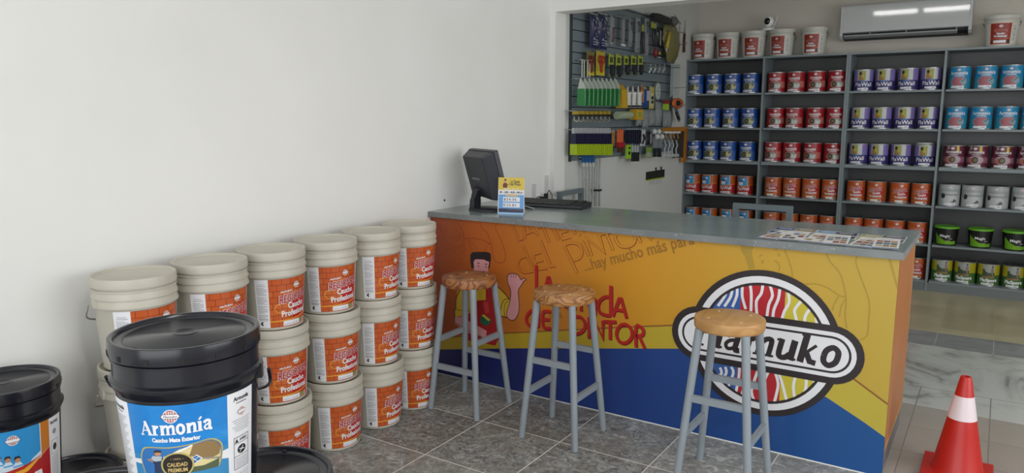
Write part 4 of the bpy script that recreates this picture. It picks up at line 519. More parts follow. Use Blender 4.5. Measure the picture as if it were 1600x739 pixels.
def armonia_exterior(s):
    """big blue bucket label; u centre 0, v 0..H"""
    h = .222; wo = .212
    BB = NT('label_sky_blue', .3) if 'label_sky_blue' not in _mats else None
    if BB:
        BB.base(BB.ramp(BB.noise(7, 4, .6, 1.5), [(0.3, rgb('1273BE')), (0.6, rgb('1F84CC')), (.8, rgb('3F9BD8'))])); BB = BB.m
    else: BB = _mats['label_sky_blue']
    GO = mat('frame_gold', 'B4A662', .4); CR_ = mat('house_cream', 'D3C48E', .5); BRN = mat('roof_brown', '8A7048', .5)
    s.rect(-wo/2 - .075, 0, -wo/2, h, WP, 1); s.rect(wo/2, 0, wo/2 + .075, h, WP, 1); s.rect(-wo/2, 0, wo/2, h, BB, 1)
    s.rect(-wo/2, 0, wo/2, h*.50, mat('label_pale_blue', '3A86B8', .35), 2)
    s.poly([(-wo/2, h*.44), (-wo/2 + .02, h*.45), (-wo/2 + .02, h*.40), (-wo/2, h*.40)], WP, 2); s.poly([(wo/2, h*.46), (wo/2 - .02, h*.45), (wo/2 - .02, h*.38), (wo/2, h*.36)], WP, 2)
    emblem(s, -.008, h*.893, .0150, 5, True)
    serif_word(s, 'Armonia', .0, h*.712, .0222, WP, 7, sx=.86, rise=.02)
    s.text('Caucho Mate Exterior', -.002, h*.640, .0092, WP, 7, bold=.05, width=.098)
    _n0 = len(s.items)
    # picture frame
    fr = [(-.088, .0), (-.094, .05), (-.085, .088), (-.065, .098), (-.02, .098), (.03, .104), (.06, .110), (.080, .102), (.094, .075), (.092, .03), (.085, 0)]
    fr = smooth(fr); s.poly(fr, GO, 4); q = [(a * .965, b - .004 if b > .06 else b) for a, b in fr]
    s.poly(q, mat('picture_sky', '2C6CAE', .4), 5)
    s.poly([(-.03, .0), (-.035, .06), (.0, .088), (.03, .099), (.06, .104), (.078, .096), (.09, .07), (.087, .02), (.08, 0)], CR_, 6)
    s.poly([(.02, .06), (.03, .099), (.06, .104), (.078, .096), (.09, .07), (.085, .045), (.06, .035), (.045, .05)], BRN, 7)
    s.stroke([(-.035, .06), (.028, .098)], .005, WP, 8); s.stroke([(.03, .05), (.09, .03)], .006, mat('stone_grey', '8E8B80', .6), 8)
    s.poly([(.016, .045), (.036, .062), (.048, .045), (.028, .026)], WP, 8); s.poly([(.018, .046), (.035, .059), (.045, .045), (.029, .03)], mat('window_blue', '3F6FA0', .3), 9)
    s.stroke([(.026, .053), (.037, .037)], .0015, WP, 10); s.stroke([(.02, .039), (.04, .052)], .0015, WP, 10)
    s.poly([(.0, 0), (.02, .02), (.05, .018), (.085, .03), (.082, 0)], mat('shrub_dark', '4E5A40', .6), 8)
    # man with a brush
    SK = mat('face_tan', 'B8825E', .5)
    s.poly([(-.060, .0), (-.058, .035), (-.066, .052), (-.06, .064), (-.038, .064), (-.032, .05), (-.036, .03), (-.038, 0)], mat('overall_blue', '1F3050', .5), 7)
    s.poly([(-.066, .052), (-.06, .066), (-.038, .066), (-.04, .05), (-.055, .046)], mat('shirt_grey', 'A9B4BC', .5), 8); s.ell(-.047, .076, .008, .009, SK, 8, 16)
    s.poly([(-.056, .076), (-.055, .086), (-.046, .088), (-.038, .085), (-.039, .080), (-.05, .08)], LTD, 9); s.stroke([(-.064, .055), (-.072, .05), (-.06, .044)], .004, SK, 9)
    # dark round seal
    s.ell(-.006, .032, .036, .046, GO, 10); s.ell(-.006, .032, .032, .041, mat('seal_black', '1F1A15', .4), 11)
    for dy, t_, ww in ((.028, 'CALIDAD', .044), (.008, 'PREMIUM', .042)): s.text(t_, -.006, dy, .014, mat('seal_gold', 'C2A668', .4), 12, bold=.03, width=ww)
    s.text('• 100% •', -.006, .052, .006, mat('seal_gold', 'C2A668', .4), 12)
    for _it in s.items[_n0:]:
        for _v in _it[0]:
            _v.y = .138 - (.110 - _v.y) * .62; _v.x = _v.x * .95 + .003
    # side text strips
    for sd in (-1, 1):
        u = sd * (wo/2 + .037)
        s.text('Armonía', u, h*.91, .0095, LTD, 3, bold=.03, width=.044); s.stroke([(u - .015, h*.885), (u + .015, h*.885)], .0016, LTD, 3)
        if sd > 0:
            emblem(s, u, h*.79, .010, 5)
            for k in range(6): s.stroke([(u - .026 + .004 * (k % 3), h*.71 - k * .005), (u + .026 - .003 * (k % 2), h*.71 - k * .005)], .0012, LT, 3)
            s.stroke([(u - .022, .045), (u + .022, .045), (u + .022, .118), (u - .022, .118), (u - .022, .045)], .0012, LTD, 3); s.stroke([(u - .022, .104), (u + .022, .104)], .001, LTD, 3); s.stroke([(u - .022, .074), (u + .022, .074)], .001, LTD, 3)
            s.text('AVISO', u + .005, .108, .006, LTD, 4, bold=.03); s.poly([(u - .02, .106), (u - .01, .106), (u - .015, .115)], LTD, 4)
            s.ell(u, .088, .013, .010, LTD, 4, 12); s.stroke([(u - .008, .09), (u + .008, .086)], .002, WP, 5); s.stroke([(u - .006, .082), (u + .004, .094)], .002, WP, 5)
            for k in range(5): s.stroke([(u - .018, .068 - k * .0045), (u + .018, .068 - k * .0045)], .0011, LT, 4)
            for i in range(5):
                for j in range(4): s.stroke([(u - .02 + i * .0085, .002 + j * .0095), (u - .0135 + i * .0085, .002 + j * .0095), (u - .0135 + i * .0085, .009 + j * .0095)], .0008, LT, 3)
        else:
            for k in range(38): s.stroke([(u - .027, h*.84 - k * .0046), (u + .026 - .006 * ((k * 5) % 4), h*.84 - k * .0046)], .0013, LT, 3)
    for k in range(16): s.stroke([(wo/2 - .034 + k * .0024, 0), (wo/2 - .034 + k * .0024, .012)], .0012 if k % 3 else .0006, LTD, 12)
def flawall_bucket(s):
    h = .222; wo = .212
    SKY = mat('flawall_sky', '2B8CC8', .35); OR = mat('flawall_orange', 'C27420', .35); RD = mat('flawall_red', 'A81E22', .35)
    s.rect(-wo/2, 0, wo/2, h, OR, 1); s.rect(-wo/2, h*.42, wo/2 - .032, h, SKY, 2); s.stroke([(wo/2 - .032, h*.42), (wo/2 - .032, h)], .0025, WP, 4)
    s.poly([(.03, h*.42), (.045, h*.52), (wo/2 - .032, h*.60), (wo/2 - .032, h*.42)], mat('cloud_white', 'C9D6DE', .5), 3)
    s.poly([(-wo/2, h*.36), (-.02, h*.42), (.03, h*.45), (.07, h*.49), (wo/2, h*.60), (wo/2, 0), (-wo/2, 0)], RD, 5)
    s.stroke([(.045, h*.49), (.07, h*.52), (wo/2, h*.605)], .0022, mat('flawall_pink', 'E0A0A0', .4), 6)
    s.poly([(-wo/2, h*.34), (-.03, h*.38), (.02, h*.42), (.075, h*.52), (.03, h*.36), (-.03, h*.31), (-wo/2, h*.27)], LYEL, 6)
    s.poly([(-wo/2, h*.36), (-.03, h*.42), (.03, h*.47), (.075, h*.54), (.02, h*.41), (-.03, h*.37), (-wo/2, h*.33)], mat('flawall_flame', 'B02A24', .4), 7)
    s.text('FlaWall', -.005, h*.10, .040, WP, 9, bold=.06, rot=.12, width=.165)
    s.rect(-wo*.3, .004, wo*.3, .018, WP, 9)
    emblem(s, -.002, h*.86, .016, 5)
    for x, hh in ((-.070, .0), (-.045, .004), (-.020, -.002), (.005, -.008)):
        y = h*.56 + hh; s.poly([(x - .013, y - .034), (x - .014, y - .01), (x - .007, y + .002), (x + .007, y + .002), (x + .014, y - .01), (x + .013, y - .034)], mat('family_shirt', 'C4D4DE', .5), 4)
        s.stroke([(x - .013, y - .012), (x + .013, y - .010)], .004, SKY, 5); s.ell(x, y + .010, .008, .009, mat('face_tan', 'B8825E', .5), 5, 14); s.poly([(x - .009, y + .009), (x - .007, y + .021), (x + .005, y + .022), (x + .009, y + .012), (x, y + .016)], LTD, 6)
    s.rect(wo/2, 0, wo/2 + .062, h, WP, 1); u = wo/2 + .024
    s.text('FlaWall', u, h*.90, .010, LTD, 3, bold=.03, width=.036); s.ell(u, h*.78, .009, .009, LT, 3, 16)
    s.stroke([(u - .016, .10), (u + .016, .10), (u + .016, .145), (u - .016, .145), (u - .016, .10)], .001, LTD, 3); s.ell(u, .122, .009, .012, LTD, 4, 12)
    for k in range(20): s.stroke([(u - .018, .092 - k * .0045), (u + .02, .092 - k * .0045)], .0012, LT, 3)

# ================================================================== BIG PAILS
def make_pail(name, label, cat, loc, rz, R, Hh, plastic, art, ear, bail=True, boss=False, group=None, notch=False):
    """R lid radius, Hh stacking height. local +x is the middle of the label"""
    k = R / .140; q = Hh / .324
    p = thing(name, label, cat, loc, rz, group)
    Z = lambda z: z * q
    rb = lambda z: (.117 + (.1325 - .117) * z / .24) * k
    prof = [(0, .004), (.108 * k, .004), (.112 * k, 0), (.117 * k, .004), (rb(.03), Z(.03)), (rb(.225), Z(.225)), (.1335 * k, Z(.229)),
            (.1403 * k, Z(.2265)), (.1410 * k, Z(.2300)), (.1340 * k, Z(.256)), (.1398 * k, Z(.2555)), (.1403 * k, Z(.2590)), (.1335 * k, Z(.282)), (.1380 * k, Z(.2825)), (.1380 * k, Z(.287)), (.1325 * k, Z(.290)), (.1325 * k, Z(.31))]
    if boss:
        prof = [(0, .004), (.108 * k, .004), (.112 * k, 0), (.117 * k, .004), (rb(.03), Z(.03)), (rb(.225), Z(.225)), (.134 * k, Z(.228)), (.1395 * k, Z(.240)), (.1415 * k, Z(.2435)), (.1415 * k, Z(.250)), (.135 * k, Z(.254)), (.1345 * k, Z(.286)), (.1365 * k, Z(.2865)), (.1365 * k, Z(.291)), (.133 * k, Z(.294)), (.133 * k, Z(.31))]
    body = M().lathe(prof, 64).obj('body', plastic, p)
    zt = Hh + .004
    ld = [(.1365 * k, Z(.296)), (.1395 * k, Z(.2955)), (.1400 * k, Z(.30)), (.1398 * k, Hh - .006), (.1385 * k, zt - .001), (.1365 * k, zt), (.1315 * k, zt), (.1290 * k, zt - .002), (.1270 * k, Hh - .004)]
    if boss: ld += [(.116 * k, Hh - .004), (.113 * k, Hh - .0065), (.110 * k, Hh - .0045), (.026 * k, Hh - .004), (.022 * k, Hh - .0015), (.014 * k, Hh - .0055), (0, Hh - .0055)]
    else: ld += [(.1245 * k, Hh - .006), (0, Hh - .0055)]
    lid = M().lathe(ld, 72).obj('lid', plastic, p, sharp=40)
    if notch:
        for i in range(14):
            a = 2 * PI * (i + .35) / 14; c, s_ = math.cos(a), math.sin(a); r0 = .1402 * k
            pts = []
            for zz in (Z(.2985), Z(.3090)):
                for rr, tt in ((r0 - .002, -.0055), (r0 - .002, .0055), (r0 + .0005, .0055), (r0 + .0005, -.0055)): pts.append((rr * c - tt * s_, rr * s_ + tt * c, zz))
            M().hexa(pts).obj('lid_slot', mat('slot_black', '0B0B0D', .7), lid)
        M().lathe([(0, 0), (.006, 0), (.006, .002), (0, .002)], 10, (math.cos(-.6) * .121 * k, math.sin(-.6) * .121 * k, Hh - .003)).obj('lid_plug', mat('slot_black', '0B0B0D', .7), lid)
    s = Sheet(); art(s)
    z0 = .014 * q
    s.build('label', lambda u, v, d: ((rb((z0 + v) / q) + .0006 + d) * math.cos(u / (.131 * k)), (rb((z0 + v) / q) + .0006 + d) * math.sin(u / (.131 * k)), z0 + v), body, eps=.00018, cut=.009)
    if bail:
        ra = .1345 * k; ze = Z(.243) if not boss else Z(.236)
        ca, sa = math.cos(ear), math.sin(ear)
        for sg in (1, -1):
            c_, s_ = ca * sg, sa * sg
            pts = []; hm = M()
            for zz, hw in ((ze - .017, .012), (ze + .017, .014)):
                for rr, tt in ((ra - .004, -hw), (ra - .004, hw), (ra + .009, hw * .7), (ra + .009, -hw * .7)): pts.append((rr * c_ - tt * s_, rr * s_ + tt * c_, zz))
            hm.hexa(pts); hm.obj('handle_ear', plastic, p)
        path = []; n = 26; tilt = math.radians(42); Rb = ra + .022
        for i in range(n + 1):
            a = PI * i / n; u_ = math.cos(a) * Rb; w_ = math.sin(a) * Rb * .99          # semicircle from ear to ear, hanging down at the rear
            bx_, by_ = -sa, ca
            if bx_ > 0: bx_, by_ = -bx_, -by_
            path.append((ca * u_ + bx_ * w_ * 1.0, sa * u_ + by_ * w_ * 1.0, ze - (abs(math.sin(a)) ** .65) * .100 * k))
        M().sweep(path, .0032 * k if not boss else .0042, 8).obj('bail_handle', plastic if boss else mat('beige_handle', '9C988C', .5), p)
    return p
BP = mat('beige_plastic', 'BDB8AA', .42, noise=.02, nscale=20)
art_reg = lambda s: regional(s, .204, .204, ws=.057)
YC = [-1.92, -1.615, -1.322, -1.017, -.720, -.430]; LAN = {(3,1):-38,(3,2):-44.5,(3,3):-47,(3,4):-58.5,(3,5):-42.5,(3,6):-56,(2,3):-56,(2,4):-55,(2,5):-45,(2,6):-55,(1,3):-60.5,(1,4):-50,(1,5):-45.5,(1,6):-60.5,(2,1):-36,(1,1):-30,(2,2):-45,(1,2):-50}
LV = {1: 'at the bottom', 2: 'in the middle', 3: 'at the top'}
SN = {1: 'the leftmost beige stack, its wire handle showing', 2: 'the second stack from the left', 3: 'the third stack from the left', 4: 'the fourth stack from the left', 5: 'the second stack from the counter', 6: 'the stack touching the counter'}
pail0 = None
for ci in range(1, 7):
    for lv in (1, 2, 3):
        rz = math.radians(LAN[(lv, ci)]) + (.204 / 2) / .131
        lab = 'beige paint pail %s of %s' % (LV[lv], SN[ci])
        dx = {(1,6): -.008, (2,6): -.008, (3,6): -.006, (2,2): .004, (1,4): .004, (2,5): -.003, (2,4): .003}.get((lv, ci), 0)
        loc = (.224 + dx, YC[ci-1] + dx, (lv - 1) * .324)
        if pail0 is None: pail0 = make_pail('paint_pail', lab, 'pail', loc, rz, .140, .324, BP, art_reg, -1.78, True, False, 'beige paint pails stacked along the wall'); continue
        dup(pail0, loc, rz, lab)
BK = NT('black_plastic_gloss', .22); BK.base(BK.ramp(BK.noise(30, 3), [(0.3, rgb('15161E')), (.7, rgb('1B1C24'))])); BK.bump(BK.noise(9, 4), .05, .002); BK = BK.m
RBK, HBK = .155, .352
AN = math.atan2(-3.353 + 2.42, 2.762 - 1.30)
main = make_pail('paint_bucket', 'large black paint bucket with blue label and house picture, in front of the beige pails', 'bucket', (1.297, -2.420, 2 * HBK), AN - .225, RBK, HBK, BK, armonia_exterior, 1.52, True, True, 'black paint buckets', True)
fl = make_pail('paint_bucket', 'black paint bucket with blue and red label cut off by the left edge', 'bucket', (.209, -2.355, HBK), math.atan2(-3.353 + 2.355, 2.762 - .209) + .06, RBK, HBK, BK, flawall_bucket, 1.50, False, True, 'black paint buckets', True)
for loc, rz, lab in (((1.405, -2.320, HBK), .3, 'black bucket lid seen low behind the right of the large black bucket'), ((1.187, -2.594, HBK), .8, 'black bucket whose lid edge just shows at the lower left of the large black bucket'),
                     ((.273, -2.212, 0), 1.4, 'low black bucket with its lid between the left bucket and the beige stack')):
    dup(fl, loc, rz + 2.4, lab)
for loc, rz in (((1.405, -2.320, 0), .5), ((1.187, -2.594, 0), .2), ((.250, -2.528, 0), 1.0)):
    dup(fl, loc, rz + 2.4, 'black paint bucket at the bottom, carrying another black bucket')

# ================================================================== SHELVES
SH = mat('shelf_grey_paint', '7C868A', .42, noise=.06, nscale=8)
SHB = NT('shelf_back_board', .38); SHB.base(SHB.ramp(SHB.noise(2.2, 5, .6, .5), [(.3, rgb('3A3A3B')), (.7, rgb('474646'))])); SHB = SHB.m
YS = 4.0195
LEV = [.092, .413, .754, 1.090, 1.412, 1.745]
def shelf_unit(name_label, xs):
    u = thing('shelving_unit', name_label, 'shelf', (xs[0], YS, 0))
    w_ = xs[-1] - xs[0]; d = .31
    for i, x in enumerate(xs):
        a = x - xs[0] - (0 if i == 0 else (.018 if i == len(xs) - 1 else .009))
        M().box(a, a + .018, 0, d, 0, 2.065).obj('upright', SH, u)
    for z in LEV:
        t = .03 if abs(z - 1.09) < .01 else .017
        for i in range(len(xs) - 1): M().box(xs[i] - xs[0] + .0195, xs[i+1] - xs[0] - .0195 if i == len(xs) - 2 else xs[i+1] - xs[0] - .0105, .002 if t < .02 else -.004, d - .01, z - t, z).obj('shelf_board', SH, u)
    M().box(0, w_, -.004, .325, 2.0655, 2.082).obj('top_board', SH, u)
    M().box(.019, w_ - .019, d - .008, d, .01, 2.064).obj('back_panel', SHB, u)
    M().box(.02, w_ - .02, .006, .022, 0, .0745).obj('kick_board', mat('kick_grey', '6E7678', .45, noise=.08, nscale=10), u)
    return u
shelf_unit('tall grey shelving unit on the left, with blue, red and orange paint cans', (.030, .8005, 1.545))
shelf_unit('tall grey shelving unit on the right, with purple, cyan and green paint cans', (1.5465, 2.2998, 3.06))

# ---- cans
TIN = mat('tin_rim', 'C9CBCB', .28, metal=.75); TIND = mat('tin_lid', '8C8F90', .35, metal=.8)
RC, HC = .0815, .190
def can_art(kind, s):
    H = HC - .014; c = .085
    WT = WP
    def band(m_): s.rect(-.254, 0, .254, H, m_, 0)
    def word(t, y, h_, ww, rot=0, m_=WP, bold=.015, shear=0.0): s.text(t, 0, y, h_, m_, 6, bold=bold, width=ww, rot=rot, shear=shear)
    def strip(w_=.10, u=-.012): s.rect(u - w_/2, .003, u + w_/2, .020, WP, 6); s.rect(u + .012, .008, u + w_ * .38, .014, LT, 7)
    def rr(x0, y0, x1, y1, m_, L): r_ = min(x1-x0, y1-y0) * .35; s.poly([(x0+r_, y0), (x1-r_, y0), (x1, y0+r_), (x1, y1-r_), (x1-r_, y1), (x0+r_, y1), (x0, y1-r_), (x0, y0+r_)], m_, L)
    if kind == 'blue':
        band(mat('can_blue', '1C4A94', .35)); s.rect(.055, 0, .11, H*.5, mat('can_blue_pale', '3F63A8', .4), 1)
        emblem(s, 0, H*.86, .0125, 3); serif_word(s, 'Armonia', 0, H*.625, .0160, WP, 6, sx=.90); s.rect(-.034, H*.56, .034, H*.585, WP, 5)
        rr(-.056, H*.14, .058, H*.51, mat('can_frame', 'A5A884', .4), 3); rr(-.054, H*.15, .054, H*.50, mat('can_picture', '7E8462', .5), 4); s.poly([(.0, H*.30), (.03, H*.48), (.05, H*.42), (.052, H*.2), (.02, H*.18)], mat('can_pic_light', 'B4B08A', .5), 5); s.poly([(.025, H*.42), (.04, H*.49), (.052, H*.42), (.045, H*.3)], mat('can_pic_brown', '5E5A30', .5), 6)
        s.ell(-.012, H*.31, .021, .025, mat('can_seal', '34332A', .4), 7); s.ell(-.012, H*.31, .011, .012, mat('can_seal_gold', '6E6B48', .4), 8); s.rect(-.047, H*.2, -.040, H*.4, LTD, 5)
        strip()
    elif kind == 'red':
        band(mat('can_red', '9C1C26', .35)); s.rect(.055, H*.2, .11, H*.52, mat('can_red_soft', 'B0655C', .4), 1)
        emblem(s, 0, H*.86, .0125, 3); serif_word(s, 'Armonia', 0, H*.625, .0160, WP, 6, sx=.90); s.rect(-.034, H*.56, .034, H*.585, WP, 5)
        rr(-.056, H*.14, .058, H*.51, mat('can_frame2', 'A8938A', .4), 3); rr(-.053, H*.15, .054, H*.50, mat('can_pic_rose', '9A8078', .5), 4)
        s.poly([(.005, H*.22), (.005, H*.38), (.02, H*.42), (.03, H*.33), (.045, H*.42), (.053, H*.36), (.05, H*.18), (.02, H*.17)], mat('can_pic_cloth', 'B7C2BE', .5), 5)
        s.ell(-.022, H*.33, .022, .026, mat('can_seal2', '45302C', .4), 7); s.ell(-.022, H*.33, .012, .013, mat('can_seal_gold', '6E6B48', .4), 8); strip()
    elif kind == 'cyan':
        band(mat('can_cyan', '2484B4', .35)); s.rect(-.11, 0, .11, H*.5, mat('can_teal', '2E8AA6', .4), 1)
        emblem(s, 0, H*.86, .0115, 3); serif_word(s, 'Armonia', 0, H*.64, .0185, WP, 6, sx=1.0); s.rect(-.036, H*.575, .036, H*.60, WP, 5)
        rr(-.060, H*.10, .062, H*.53, mat('can_frame3', 'A9B7BC', .4), 3); rr(-.057, H*.12, .058, H*.52, mat('can_pic_pink', 'A4626C', .5), 4); s.poly([(.01, H*.3), (.03, H*.45), (.055, H*.42), (.057, H*.25), (.03, H*.18)], mat('can_pic_teal', '7E9CA6', .5), 5); s.stroke([(.02, H*.3), (.05, H*.44)], .007, mat('can_pic_dark', '50505A', .5), 6); strip(.10, -.006)
    elif kind == 'maroon':
        band(mat('can_maroon', '5E2438', .35)); s.rect(-.11, H*.2, .11, H*.46, mat('can_mauve', '8E5A6C', .4), 1); s.rect(.022, H*.72, .042, H*.97, mat('can_tag_yellow', 'C8A42E', .4), 3); s.rect(-.05, H*.82, -.032, H*.96, LT, 3)
        emblem(s, -.008, H*.87, .0125, 3); serif_word(s, 'Armonia', 0, H*.64, .0165, WP, 6, sx=1.0); s.rect(-.034, H*.57, .034, H*.59, WP, 5)
        s.ell(0, H*.33, .060, H*.21, mat('can_frame4', 'A78C94', .4), 3); s.ell(-.035, H*.3, .022, .022, mat('can_pic_orange', 'A8604C', .5), 4); s.ell(.035, H*.33, .020, .022, mat('can_pic_grey', 'A89CA2', .5), 4)
        s.ell(-.004, H*.33, .023, .027, mat('can_seal3', '4A3A30', .4), 7); s.ell(-.004, H*.33, .014, .015, mat('can_seal_gold', '6E6B48', .4), 8); strip()
    elif kind == 'silver':
        band(mat('can_silver', 'A9AEAF', .38)); s.rect(-.11, H*.5, .11, H*.52, mat('can_silver_dark', '6F7474', .4), 2); s.rect(-.11, H*.52, .11, H*.8, mat('can_silver_mid', '9A9FA1', .4), 1)
        emblem(s, 0, H*.88, .0115, 3); serif_word(s, 'Armonia', 0, H*.58, .0155, mat('can_silver_word', 'C6CACA', .35), 6, sx=1.0)
        rr(-.055, H*.10, .06, H*.47, mat('can_silver_pic', 'B9BEBE', .4), 3); s.ell(-.056, H*.46, .017, .022, mat('can_seal4', '2E2C28', .4), 7)
        s.poly([(.0, H*.18), (.02, H*.22), (.03, H*.32), (.045, H*.28), (.055, H*.2), (.03, H*.14)], mat('can_splash', '5A5E60', .5), 5); strip(.09, .0)
    elif kind == 'regional':
        regional(s, .150, H, False, 0); s.rect(-.254, 0, -.0745, H, mat('can_brick', 'A04C20', .4), 0); s.rect(.0745, 0, .254, H, mat('can_brick', 'A04C20', .4), 0)
    elif kind == 'flared':
        band(mat('can_orange', 'A8501E', .35)); s.rect(-.054, H*.42, .040, H*.93, mat('flawall_sky', '2B8CC8', .35), 2); s.stroke([(.040, H*.42), (.040, H*.93)], .003, WP, 3)
        s.poly([(-.11, H*.42), (.0, H*.46), (.11, H*.56), (.11, 0), (-.11, 0)], mat('flawall_red', 'A81E22', .35), 4); s.stroke([(-.11, H*.40), (0, H*.44), (.11, H*.54)], .005, LYEL, 5)
        for x in (-.040, -.026, -.010): s.ell(x, H*.60, .0085, .020, WP, 3, 12); s.ell(x, H*.72, .006, .008, LTD, 4, 10)
        emblem(s, .005, H*.82, .0115, 3); word('FlaWall', H*.22, .034, .120, .03); strip(.105, -.006)
    elif kind == 'purple':
        band(mat('can_violet', '54478A', .35)); s.rect(-.11, H*.44, .11, H, mat('can_lilac', '7A6CA8', .4), 1); s.rect(-.052, H*.45, .050, H*.98, mat('can_pale', 'B8BDC0', .4), 2)
        s.rect(-.044, H*.48, .015, H*.95, mat('can_olive_pic', '9C9C50', .5), 3); s.ell(-.028, H*.82, .011, .015, LTD, 5, 14); s.poly([(-.046, H*.47), (-.044, H*.66), (-.03, H*.76), (-.012, H*.70), (.0, H*.52), (.005, H*.46)], mat('can_skin', '9A7848', .5), 4); s.ell(-.010, H*.7, .012, .014, mat('can_yellow_cloth', 'B4A83C', .5), 4, 12)
        s.poly([(-.11, H*.40), (-.03, H*.48), (.05, H*.45), (.11, H*.42), (.11, 0), (-.11, 0)], mat('can_indigo', '352F6E', .35), 5); s.poly([(-.05, H*.44), (-.02, H*.47), (.04, H*.45), (.0, H*.38)], mat('can_blue_swish', '4F72A8', .4), 6)
        word('FlaWall', H*.19, .034, .142, 0); strip(.09, -.004)
    elif kind == 'sport':
        band(mat('can_yellow', 'A8A020', .35)); s.rect(-.254, 0, .254, H*.5, mat('can_leaf', '3C6A30', .4), 1); s.rect(-.042, H*.35, .048, H*.97, mat('can_sky_grey', '9CA2A0', .4), 2)
        s.poly([(-.042, H*.4), (-.042, H*.78), (-.03, H*.8), (-.02, H*.68), (.0, H*.62), (.048, H*.62), (.048, H*.4)], mat('can_trees', '3E5038', .5), 3); s.rect(-.042, H*.36, .048, H*.44, mat('can_court', '9A6A40', .5), 4)
        s.ell(.030, H*.72, .011, .026, mat('can_player', '8E7468', .5), 5, 12); s.ell(.030, H*.92, .006, .009, LTD, 5, 10); s.stroke([(.028, H*.6), (.038, H*.42)], .007, mat('can_player', '8E7468', .5), 5)
        s.poly([(-.11, H*.34), (0, H*.38), (.11, H*.32), (.11, 0), (-.11, 0)], mat('can_leaf', '3C6A30', .4), 6); s.text('FlaSport', .006, H*.18, .028, WP, 7, bold=.05, width=.13); strip(.095, .0)
CANLAB = {'blue': 'blue Armonía paint can', 'red': 'red Armonía paint can', 'cyan': 'cyan and pink Armonía paint can', 'maroon': 'maroon Armonía paint can', 'silver': 'silver grey paint can', 'regional': 'orange brick-label paint can',
          'flared': 'red and blue FlaWall paint can', 'purple': 'purple FlaWall paint can', 'sport': 'green and yellow FlaSport paint can'}
CANLAB = {'blue': 'blue paint can with round seal', 'red': 'red paint can with round seal', 'cyan': 'cyan paint can with pink picture', 'maroon': 'maroon paint can', 'silver': 'silver grey paint can', 'regional': 'orange brick-patterned paint can',
          'flared': 'red paint can with blue picture', 'purple': 'purple paint can with yellow picture', 'sport': 'green and yellow paint can'}
protos = {}
def can(kind, x, lev, rz, label, group):
    y = YS + .10 + random.uniform(-.006, .012); z = LEV[lev] + .0002
    if kind in protos: return dup(protos[kind], (x, y, z), rz, label, group)
    p = thing('paint_can', label, 'paint can', (x, y, z), rz, group)
    M().lathe([(0, .002), (RC - .003, .002), (RC - .001, 0), (RC + .0012, .002), (RC + .0012, .005), (RC - .001, .008), (RC - .001, HC - .01), (RC + .001, HC - .006), (RC + .0012, HC - .002), (RC - .002, HC)], 40).obj('can_body', TIN, p); body = p.children[0] if p.children else None; body = [o for o in col.objects if o.parent == p][0]
    M().lathe([(RC - .002, HC), (RC - .008, HC - .0005), (RC - .010, HC - .004), (RC - .016, HC - .004), (RC - .018, HC - .001), (RC - .022, HC - .003), (0, HC - .003)], 40).obj('lid', TIND, p)
    s = Sheet(); can_art(kind, s)
    s.build('label', lambda u, v, d: ((RC - .0002 + d) * math.sin(u / RC), -(RC - .0002 + d) * math.cos(u / RC), v + .009), body, eps=.00022, cut=.014)
    protos[kind] = p
    return p
random.seed(11)
ROWN = {5: 'top', 4: 'second', 3: 'third', 2: 'fourth', 1: 'fifth', 0: 'lowest'}
BAYN = ['first', 'second', 'third', 'fourth']
PLAN = {(0, 5): ('blue', (.106, .294, .479, .662)), (0, 4): ('blue', (.108, .290, .475, .665)), (0, 3): ('blue', (.113, .290, .470, .660)), (0, 2): ('flared', (.118, .290, .475, .650)), (0, 1): ('flared', (.125, .298, .485, .665)),
        (1, 5): ('red', (.905, 1.082, 1.262, 1.443)), (1, 4): ('red', (.910, 1.085, 1.270, 1.448)), (1, 3): ('red', (.905, 1.078, 1.265, 1.445)), (1, 2): ('regional', (.925, 1.098, 1.272, 1.448)), (1, 1): ('regional', (.925, 1.095, 1.272, 1.448)),
        (2, 5): ('purple', (1.662, 1.839, 2.021, 2.195)), (2, 4): ('purple', (1.660, 1.836, 2.015, 2.198)), (2, 3): ('purple', (1.664, 1.832, 2.010, 2.195)), (2, 2): ('regional', (1.665, 1.838, 2.022, 2.198)), (2, 1): ('regional', (1.665, 1.832, 2.008, 2.190)), (2, 0): ('regional', (2.03, 2.205)),
        (3, 5): ('cyan', (2.410, 2.597, 2.778, 2.955)), (3, 4): ('cyan', (2.410, 2.590, 2.770, 2.950)), (3, 3): ('maroon', (2.419, 2.590, 2.770, 2.945)), (3, 2): ('silver', (2.410, 2.582, 2.762, 2.942)), (3, 0): ('sport', (2.405, 2.580, 2.752, 2.932))}
NB = {4: 'four', 2: 'two'}
for (bay, lev), (kind, xs) in PLAN.items():
    for i, x in enumerate(xs):
        rz = random.uniform(-.16, .16)
        lab = '%s, %s from left, %s shelf of the %s bay' % (CANLAB[kind], ORD[i], ROWN[lev], BAYN[bay])
        can(kind, x, lev, rz, lab, '%ss in bay %d' % (CANLAB[kind], bay + 1))
# one can carries a second pale lid
tag(M().lathe([(.070, 0), (.072, .002), (.072, .013), (.068, .016), (0, .014)], 32, (2.195, YS + .11, LEV[3] + HC + .0005)).obj('loose_can_lid', mat('loose_lid_white', 'B9BDBB', .4)), 'loose pale lid lying on the last purple can of the third shelf', 'lid')
